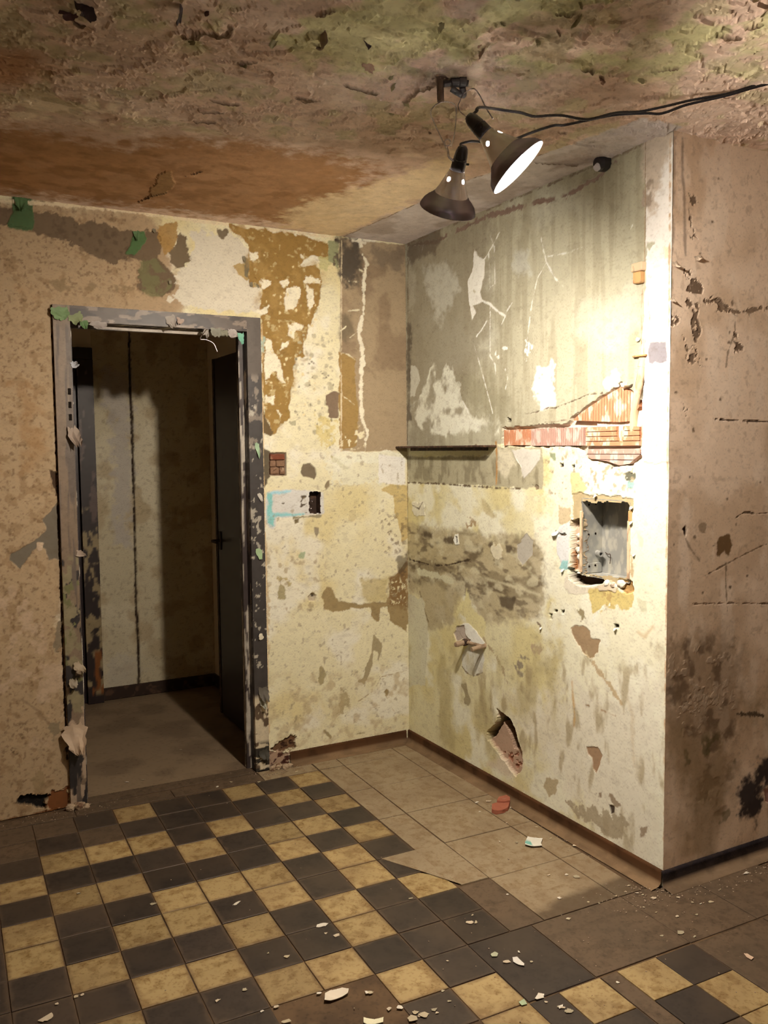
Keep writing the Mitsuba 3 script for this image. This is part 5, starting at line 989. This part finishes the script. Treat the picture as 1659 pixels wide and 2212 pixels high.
# curls and scraps on the walls
for x, z, wd, ln, cu in [(*q, a, b, k) for q, a, b, k in zip([(0.008,2.091),(0.111,2.12),(-0.002,1.976)], (.02, .03, .016, .014, .016, .02, .012), (.03, .022, .022, .018, .02, .02, .02), (1.5, 1.3, 1.5, 1.2, 1.4, 1.2, 1))]:
    add_flake(named('wall_back__paint_curl'), (x, -LEN - .002, z), (0, -1, 0), (.3, 0, -1), wd, ln, cu, int(z * 997), col=c(190, 164, 128))
for q, cl in zip([(1.576,1.865,18,14),(1.475,1.717,30,16),(0.613,1.515,12,10)], (c(230, 214, 176), c(232, 206, 160), c(120, 100, 70))):
    add_flake(named('wall_right__paint_curl'), (-.002, -q[0], q[1]), (-1, 0, 0), (0, .3, -1), q[2] * .001, q[3] * .001, 1.2, int(q[0] * 991), col=cl)
for q in [(1.146,1.172,40,22),(1.549,1.291,16,14),(1.55,1.239,14,14),(1.564,1.126,14,10),(1.369,1.324,16,12),(1.191,1.03,18,14),(1.061,0.781,14,12),(1.478,0.853,16,12)]:
    add_flake(named('wall_right__paint_curl'), (-.002, -q[0], q[1]), (-1, 0, 0), (0, -.3, -1), q[2] * .001, q[3] * .001, 1.3, int(q[0] * 983), col=c(232, 220, 186))
for q in [(-1.759,2.515,50,70),(-1.309,2.423,28,45),(-0.837,2.364,14,30),(-0.805,2.252,14,24),(-1.172,2.229,12,18),(-1.235,2.441,14,20)]:
    add_flake(named('wall_left__paint_curl'), (q[0], -.003, q[1]), (0, -1, 0), (0, 0, -1), q[2] * .001, q[3] * .001, .6, int(abs(q[0]) * 983), col=c(82, 104, 58) if q[2] > 20 else c(130, 116, 84))

# ================================================================ LAMPS
def clamp_lamp(key, apex, axis, label, power, cord, loop, holes, extra, deep=0.0):
    apex, axis = np.array(apex, float), np.array(axis, float)
    axis /= np.linalg.norm(axis)
    tag(key, label, 'work lamp', 'clamp lamps')
    outer = [(.0215, 0), (.0222, .006), (.027, .018), (.034, .036), (.041, .053), (.047, .065), (.055, .074), (.065, .083), (.073, .092), (.0775, .102), (.0795, .108), (.0785, .1095)]
    inner = [(r - .0014, h) for r, h in outer[:-1]]
    prof = outer + inner[::-1] + [outer[0]]
    sh = lathe(prof, (0, 0, 1), (0, 0, 0), 64)
    sh.merge_vertices()
    sh.fix_normals()
    cuts = []
    for a in holes:
        q = trimesh.creation.cylinder(radius=.0062, height=.05, sections=20)
        q.apply_transform(trimesh.transformations.rotation_matrix(math.pi / 2, (0, 1, 0)))
        q.apply_translation((.03, 0, .022))
        q.apply_transform(trimesh.transformations.rotation_matrix(a, (0, 0, 1)))
        cuts.append(q)
    sh = trimesh.boolean.difference([sh] + cuts, engine='manifold')
    z = axis
    x = np.cross([0, 0, 1], z)
    x /= np.linalg.norm(x)
    M = np.eye(4)
    M[:3, 0], M[:3, 1], M[:3, 2], M[:3, 3] = x, np.cross(z, x), z, apex
    # outside bright aluminium, its skirt darkened to paint in a reflection, inside dull
    v, f = sh.vertices, sh.faces
    ctr, nrm = sh.triangles_center, sh.face_normals
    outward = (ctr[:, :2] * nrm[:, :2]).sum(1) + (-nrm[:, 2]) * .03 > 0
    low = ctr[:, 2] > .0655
    for nm, sel, mat in (('reflector', outward & ~low, 'chrome'), ('skirt', outward & low, 'dark_reflection_chrome'), ('reflector_lining', ~outward, 'lamp_inside')):
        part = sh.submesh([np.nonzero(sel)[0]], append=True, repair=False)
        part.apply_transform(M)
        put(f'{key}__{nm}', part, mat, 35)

    def local(prof_, mat, nm, seg=28, sm=35, **more):
        q = lathe(prof_, (0, 0, 1), (0, 0, 0), seg)
        q.apply_transform(M)
        return put(f'{key}__{nm}', q, mat, sm, **more)
    local([(0, -.064), (.009, -.064), (.0135, -.058), (.0165, -.048), (.0185, -.031), (.0172, -.029), (.019, -.027), (.0195, -.012), (.0195, .002), (.016, .004), (0, .004)], 'bakelite', 'socket')
    local([(0, .004), (.0125, .004), (.013, .022)] + [(q, h - deep) for q, h in ((.016, .040), (.024, .057), (.0285, .068), (.030, .079), (.0282, .090), (.022, .100), (.012, .107), (0, .109))], 'bulb_glass', 'bulb', 24, True,
          emitter={'type': 'area', 'radiance': rgb(LAMP_TINT * power)})
    k = trimesh.creation.cylinder(radius=.0032, height=.014, sections=12)
    k.apply_transform(trimesh.transformations.rotation_matrix(math.pi / 2, (0, 1, 0)))
    k.apply_translation((-.022, .0, -.018))
    k.apply_transform(M)
    put(f'{key}__socket__switch', k, 'bakelite', 35)
    put(f'{key}__cord', tube(spline(cord), .0036, 8), 'rubber', True)
    put(f'{key}__wire_loop', tube(spline(loop), .0016, 8), 'wire_steel', True)
    for nm, mesh_, mat in extra:
        put(f'{key}__{nm}', mesh_, mat, 35)


scene['bulb_glass'] = {'type': 'diffuse', 'reflectance': rgb((.8, .8, .8))}
tag('ceiling_pipe', 'short rusty pipe hanging from the ceiling above the lamps', 'pipe')
pp = [(-0.877,-1.71,2.503),(-0.876,-1.71,2.473),(-0.875,-1.71,2.439)]
pp[0] = (pp[0][0], pp[0][1], H)
put('ceiling_pipe__tube', tube(spline(pp), .0095, 14), 'rusty_iron')
put('ceiling_pipe__flange', lathe([(0, 0), (.026, 0), (.022, .008), (0, .010)], (0, 0, -1), (pp[0][0], pp[0][1], H + .001), 20), 'rusty_iron')

# right lamp, lit towards the kitchen wall end
A1 = np.array([(-0.943,-2.02,2.243)][0])
ax1 = np.array([.58, -.40, -.75])
loop1 = [(-0.82,-1.74,2.46),(-0.858,-1.78,2.42),(-0.891,-1.82,2.388),(-0.926,-1.88,2.348),(-0.944,-1.94,2.311),(-0.957,-2,2.278)]
loop1b = [(-0.82,-1.74,2.46),(-0.799,-1.74,2.474),(-0.797,-1.76,2.468),(-0.809,-1.8,2.436),(-0.857,-1.89,2.372),(-0.899,-1.97,2.317),(-0.917,-2.01,2.288)]
cord1 = [tuple(A1 - ax1 / np.linalg.norm(ax1) * .060)] + [(-0.957,-2,2.303),(-0.958,-2,2.306),(-0.939,-1.99,2.318),(-0.867,-1.94,2.344),(-0.814,-1.94,2.347),(-0.778,-1.94,2.349),(-0.738,-1.94,2.347),(-0.686,-1.94,2.358),(-0.642,-1.94,2.365)] + [(-0.557,-1.94,2.37),(-0.463,-1.945,2.401),(-0.384,-1.95,2.416),(-0.317,-1.97,2.433),(-0.212,-1.98,2.467),(-0.131,-2.03,2.481),(-0.066,-2.07,2.501),(-0.009,-2.1,2.516)]
jaw = [(-0.871,-1.72,2.482),(-0.853,-1.72,2.491),(-0.829,-1.73,2.496),(-0.808,-1.74,2.49),(-0.808,-1.74,2.484),(-0.829,-1.73,2.478),(-0.847,-1.72,2.475)]
extra1 = [('clamp_jaw', tube(spline([[(-0.869,-1.715,2.484)][0], [(-0.847,-1.72,2.489)][0], [(-0.826,-1.73,2.491)][0], [(-0.805,-1.74,2.489)][0]]), [.008] * 10 + [.012] * 10 + [.015] * 8 + [.008] * 3, 14), 'rubber'),
          ('clamp_jaw_001', tube(spline([[(-0.847,-1.72,2.475)][0], [(-0.832,-1.725,2.466)][0], [(-0.814,-1.73,2.46)][0], [(-0.82,-1.735,2.475)][0]]), .0085, 12), 'rubber'),
          ('wire_loop_001', tube(spline(loop1b), .0016, 8), 'wire_steel')]
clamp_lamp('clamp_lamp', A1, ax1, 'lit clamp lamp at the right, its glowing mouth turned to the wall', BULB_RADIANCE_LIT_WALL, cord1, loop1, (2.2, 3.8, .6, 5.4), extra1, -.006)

# left lamp, its back to the camera
A2 = np.array([(-0.848,-1.75,2.25)][0])
ax2 = np.array([.08, .58, -.81])
loop2 = [(-0.882,-1.745,2.306),(-0.894,-1.735,2.34),(-0.907,-1.725,2.376),(-0.913,-1.72,2.396),(-0.905,-1.715,2.414),(-0.884,-1.71,2.432),(-0.865,-1.71,2.44),(-0.844,-1.715,2.44),(-0.833,-1.72,2.43),(-0.838,-1.73,2.406),(-0.847,-1.74,2.371),(-0.858,-1.75,2.341),(-0.868,-1.755,2.315),(-0.872,-1.755,2.307)]
ring = [tuple(np.array([(-0.879,-1.75,2.318)][0]) + .0085 * (math.cos(t) * np.array([.878, -.478, 0]) + math.sin(t) * np.array([0, 0, 1]))) for t in np.linspace(0, 6.0, 12)]
cord2 = [tuple(A2 - ax2 / np.linalg.norm(ax2) * .060)] + [(-0.847,-1.765,2.314),(-0.832,-1.77,2.32),(-0.821,-1.79,2.318),(-0.778,-1.8,2.318),(-0.734,-1.8,2.326),(-0.694,-1.81,2.339),(-0.661,-1.83,2.353),(-0.625,-1.85,2.366),(-0.601,-1.86,2.373)] + [(-0.585,-1.88,2.37),(-0.521,-1.9,2.387),(-0.44,-1.92,2.408),(-0.358,-1.95,2.416),(-0.307,-1.96,2.421),(-0.239,-1.98,2.448),(-0.181,-2.01,2.463),(-0.142,-2.04,2.471),(-0.079,-2.08,2.49),(-0.022,-2.11,2.506)]
stem = tube(spline([[(-0.883,-1.75,2.305)][0], [(-0.883,-1.758,2.291)][0], [(-0.883,-1.765,2.273)][0], tuple(A2 - ax2 / np.linalg.norm(ax2) * .018)]), .003, 8)
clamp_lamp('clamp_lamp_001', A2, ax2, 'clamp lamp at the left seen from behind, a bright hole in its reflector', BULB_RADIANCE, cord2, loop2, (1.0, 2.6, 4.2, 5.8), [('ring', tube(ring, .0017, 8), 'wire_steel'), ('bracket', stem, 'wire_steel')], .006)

# ================================================================ SCRAPS ON THE FLOOR
def chip(x, y, w_, l_, rot, seed, z=.0008, thick=.0012, n=9):
    g_ = np.random.default_rng(seed)
    th = np.sort(g_.uniform(0, 2 * np.pi, n))
    r = g_.uniform(.65, 1.1, n)
    p = np.column_stack([np.cos(th) * r * w_ / 2, np.sin(th) * r * l_ / 2])
    R = np.array([[math.cos(rot), -math.sin(rot)], [math.sin(rot), math.cos(rot)]])
    p = p @ R.T + [x, y]
    k = sg.Polygon(p).buffer(0)
    k = max(getattr(k, 'geoms', [k]), key=lambda t: t.area)
    m_ = trimesh.creation.extrude_polygon(k, thick)
    v = m_.vertices
    m_.vertices[:, 2] += z + .10 * (v[:, 0] - x) * g_.uniform(-1, 1) + .004 * g_.random() * (np.hypot(v[:, 0] - x, v[:, 1] - y) / max(w_, l_)) ** 2 + abs(.03 * max(w_, l_))
    return m_


def outline_chip(pts, z, thick, bow=.003):
    m_ = trimesh.creation.extrude_polygon(sg.Polygon([q[:2] for q in pts]).buffer(0), thick)
    m_ = m_.subdivide().subdivide()
    v, ctr = m_.vertices, m_.vertices.mean(0)
    v = v.copy()
    v[:, 2] += z + bow * ((v[:, :2] - ctr[:2]) ** 2).sum(1) / .0009
    m_.vertices = v
    return m_


m = outline_chip([(-0.201,-1.219),(-0.17,-1.194),(-0.143,-1.219),(-0.13,-1.235),(-0.156,-1.257),(-0.168,-1.278),(-0.19,-1.27),(-0.205,-1.262),(-0.218,-1.24)], .002, .0015)
u = np.array([(-0.198,-1.233)][0])
near_ = np.hypot(*(m.vertices[:, :2] - u).T) < .018
put('paint_chip', m, 'chip_colour', False, np.where(near_[:, None], c(112, 158, 130), c(204, 190, 156)), 'white paint chip with a teal end on the tan tiles by the kitchen wall', 'paint chip')
m = outline_chip([(-1.261,-1.708),(-1.246,-1.679),(-1.229,-1.674),(-1.195,-1.681),(-1.182,-1.697),(-1.191,-1.71),(-1.21,-1.714),(-1.229,-1.715),(-1.247,-1.716)], .002, .0015)
put('paint_chip_001', m, 'chip_colour', False, flat_col(m, c(204, 182, 144)), 'long ragged cream paint chip on the bare brown floor at the bottom', 'paint chip')
m = outline_chip([(-0.695,-1.796),(-0.681,-1.8),(-0.683,-1.836),(-0.691,-1.846),(-0.701,-1.832),(-0.705,-1.813)], .002, .0015)
put('paint_chip_002', m, 'chip_colour', False, flat_col(m, c(200, 184, 154)), 'pointed white paint chip on the big dark slab near the bottom right', 'paint chip')
m = outline_chip([(-0.74,-1.749),(-0.722,-1.745),(-0.718,-1.757),(-0.73,-1.768),(-0.744,-1.761)], .002, .0015)
put('paint_chip_003', m, 'chip_colour', False, flat_col(m, c(160, 152, 112)), 'rounded greenish paint chip left of the pointed white one', 'paint chip')
m = outline_chip([(-1.2,-1.821),(-1.178,-1.839),(-1.154,-1.847),(-1.164,-1.863),(-1.201,-1.853),(-1.209,-1.839)], .002, .0015)
put('paint_chip_004', m, 'chip_colour', False, flat_col(m, c(212, 196, 146)), 'pale paint chip cut by the bottom edge of the picture', 'paint chip')
m = outline_chip([(-0.089,-2.114),(-0.081,-2.12),(-0.081,-2.142),(-0.097,-2.146),(-0.097,-2.129)], .002, .0015)
put('paint_chip_005', m, 'chip_colour', False, flat_col(m, c(196, 160, 120)), 'pinkish paint chip on the brown slabs at the right edge', 'paint chip')
m = outline_chip([(-0.804,-1.968),(-0.783,-1.965),(-0.789,-1.986),(-0.806,-1.984)], .002, .0015)
put('paint_chip_006', m, 'chip_colour', False, flat_col(m, c(150, 156, 110)), 'grey green paint chip at the right corner of a yellow tile', 'paint chip')
n = 7
ORD = 'first second third fourth fifth sixth seventh eighth ninth tenth eleventh twelfth thirteenth fourteenth fifteenth sixteenth seventeenth eighteenth nineteenth twentieth'.split()
ORD += ['twenty-' + t for t in ORD[:9]] + ['thirtieth'] + ['thirty-' + t for t in ORD[:9]]


def across(x, y):
    """How far to the right a floor point stands in the picture."""
    d = np.array([x, y, 0]) - EYE
    return (d @ np.cross(LOOK, UP)) / (d @ LOOK)


for zone, found in (
        ('dark and yellow tiles at the bottom middle', [(-0.72,-1.802,24,10),(-0.696,-1.574,28,14),(-0.679,-1.582,20,10),(-0.666,-1.541,16,7),(-0.785,-1.357,16,8),(-0.741,-1.976,34,16),(-0.732,-1.968,14,8),(-0.738,-2.002,10,6),(-0.718,-2.039,26,8),(-0.709,-2.062,20,14),(-0.964,-1.87,12,8),(-1.019,-1.882,18,12),(-1.019,-1.896,12,7),(-1.068,-1.867,18,12),(-1.054,-1.888,26,18),(-1.065,-1.885,14,8),(-1.089,-1.886,26,20),(-1.095,-1.829,20,14),(-1.122,-1.82,14,10),(-1.139,-1.73,24,10),(-0.955,-1.826,12,8),(-0.351,-1.597,16,9),(-0.488,-1.493,10,6),(-0.412,-1.709,18,8),(-0.657,-1.836,12,7),(-0.657,-1.78,12,8),(-0.868,-1.714,9,6),(-0.227,-1.486,16,6),(-0.284,-1.458,12,6)]),
        ('brown slabs before the wall corner', [(-0.207,-1.517,26,16),(-0.226,-1.488,14,6),(-0.352,-1.598,18,10),(-0.412,-1.712,18,8),(-0.287,-1.665,10,6),(-0.262,-1.688,10,6),(-0.181,-1.68,12,6),(-0.134,-1.676,14,5),(-0.105,-1.702,10,6),(-0.098,-1.719,12,6),(-0.08,-1.753,22,10),(-0.011,-1.763,12,6),(-0.007,-1.789,14,8),(0.064,-1.862,16,10),(0.026,-1.852,14,6),(-0.039,-1.894,10,7),(-0.1,-1.87,14,7),(-0.163,-1.941,26,14),(-0.226,-1.926,12,6),(-0.144,-1.977,14,6),(0.322,-1.787,30,12),(-0.096,-1.651,16,6),(-0.028,-1.714,14,6),(0.008,-1.835,10,6),(0.155,-1.819,12,6),(-0.711,-2.062,24,14),(-0.713,-2.043,14,8),(-0.721,-2.036,12,7),(-0.509,-2.033,12,7),(-0.14,-1.819,12,5),(-0.151,-1.777,10,5)]),
        ('tan slabs along the kitchen wall', [(-0.146,-0.818,20,12),(-0.093,-0.833,30,10),(-0.11,-0.876,12,8),(-0.05,-0.933,14,12),(-0.077,-1.132,16,9),(-0.158,-1.043,12,5),(-0.189,-0.9,14,5),(-0.093,-1.237,12,6),(-0.054,-1.327,14,10),(-0.279,-1.162,8,6),(-0.227,-1.201,14,7),(-0.042,-0.437,10,6)]),
        ('chequered tiles left of the big cream chip', [(-1.272,-1.462,20,10),(-1.313,-1.415,12,7),(-1.433,-1.55,16,10),(-1.512,-1.561,18,9),(-1.423,-1.662,12,8),(-1.258,-1.666,16,8),(-1.137,-1.732,24,9),(-1.38,-1.732,30,10),(-1.11,-1.358,38,14),(-1.094,-1.432,22,14),(-1.118,-1.407,12,7),(-1.301,-1.1,30,10),(-1.383,-1.662,16,8)]),
        ('floor near the door sill and left edge', [(-1.748,-0.767,14,8),(-1.832,-1.35,12,8),(-1.9,-1.357,10,7),(-1.848,-1.35,12,10),(-1.545,-0.964,26,10),(-1.933,-1.405,40,20),(-0.976,-0.079,14,12),(-0.867,-0.142,16,10),(-0.673,-0.111,20,8),(-1.048,-0.1,14,9),(-1.388,0.159,18,6),(-1.317,0.149,20,5),(-1.061,0.458,14,5)])):
    for rank, q in enumerate(sorted(found, key=lambda t: across(t[0], t[1]))):
        k = int(q[0] * 7919 + q[1] * 104729) % 100000
        m = chip(q[0], q[1], q[2] * .0011, q[3] * .0016, .4 * math.sin(k), k)
        put(f'paint_chip_{n:03d}', m, 'chip_colour', False, flat_col(m, c(*[(196, 178, 144), (180, 156, 118), (168, 146, 106), (152, 134, 98)][k % 4]), seed=k), f'tiny pale flake on the {zone}, {ORD[rank]} from left', 'paint chip', 'tiny paint flakes scattered on the floor')
        n += 1

# broken piece of red tile by the baseboard
def shard(pts, z, thick, seed):
    m_ = trimesh.creation.extrude_polygon(sg.Polygon([q[:2] for q in pts]).buffer(0), thick).subdivide().subdivide()
    v = m_.vertices.copy()
    v += (np.stack([fb(v[:, 0] / .01 + k, v[:, 1] / .01 + v[:, 2] / .01, seed + k, 2) for k in range(3)], 1) - .5) * .004
    v[:, 2] += z
    m_.vertices = v
    return m_


tag('brick_fragment', 'orange red broken tile piece on the floor against the baseboard', 'brick')
put('brick_fragment__lower', shard([(-0.152,-0.934),(-0.12,-0.893),(-0.092,-0.887),(-0.057,-0.907),(-0.049,-0.919),(-0.083,-0.951),(-0.117,-0.961),(-0.145,-0.955)], .001, .016, 3), 'clay_dull')
put('brick_fragment__upper', shard([(-0.092,-0.887),(-0.061,-0.859),(-0.021,-0.859),(-0.02,-0.882),(-0.045,-0.914),(-0.067,-0.912)], .012, .012, 5), 'clay_dull')
# crumbs along the walls
g = np.random.default_rng(9)
crumbs = []
for cx, cy, sx, sy, nn in ((-.08, -1.72, .10, .06, 130), (.25, -1.80, .25, .03, 110), (-.06, -1.2, .03, .35, 70), (-.72, -.05, .07, .03, 140), (-1.66, -.06, .10, .03, 90), (-1.2, .3, .35, .25, 60), (-.35, -2.0, .4, .25, 60), (-.9, -1.6, .5, .5, 60), (-.45, -.05, .25, .02, 60), (-1.15, 1.42, .12, .06, 50)):
    for _ in range(nn):
        q = trimesh.creation.icosahedron()
        r = g.uniform(.0008, .0026) * (1.3 if nn > 100 else 1)
        q.apply_scale(r)
        q.vertices = q.vertices * g.uniform(.6, 1.3, 3)
        q.apply_translation((min(g.normal(cx, sx), -.012) if cx < 0 and cy > -1.715 else g.normal(cx, sx), g.normal(cy, sy) if cy > .1 else min(g.normal(cy, sy), -.012 if cx < 0 else -LEN - .03), r * .6))
        crumbs.append(q)
m = join(*crumbs)
put('plaster_crumbs', m, 'chip_colour', False, flat_col(m, c(150, 124, 92), .3), 'fine plaster crumbs strewn along the foot of the walls', 'crumbs', kind='stuff')
for k, (x, y, r) in enumerate(((-.735, -.03, .022), (-.70, -.045, .018), (-.76, -.035, .016), (-.675, -.035, .014), (-1.625, -.04, .024), (-1.66, -.035, .020), (-1.60, -.045, .015))):
    q = trimesh.creation.icosphere(subdivisions=2, radius=r)
    v = q.vertices
    q.vertices = v * (1 + .7 * (fb(v[:, 0] / .012 + k * 7, v[:, 1] / .012 + v[:, 2] / .012, k, 3) - .5))[:, None] * [1.1, .8, .8] + [x, y, r * .55]
    side, rank = [('left', 'second'), ('left', 'first'), ('left', 'third')][k - 4] if k > 3 else [('right', 'second'), ('right', 'third'), ('right', 'first'), ('right', 'fourth')][k]
    put(named('plaster_lump'), q, 'dirty_plaster', False, label=f'crumbled plaster lump at the foot of the {side} door jamb, {rank} from the left there', cat='rubble', group=f'plaster lumps at the {side} jamb')
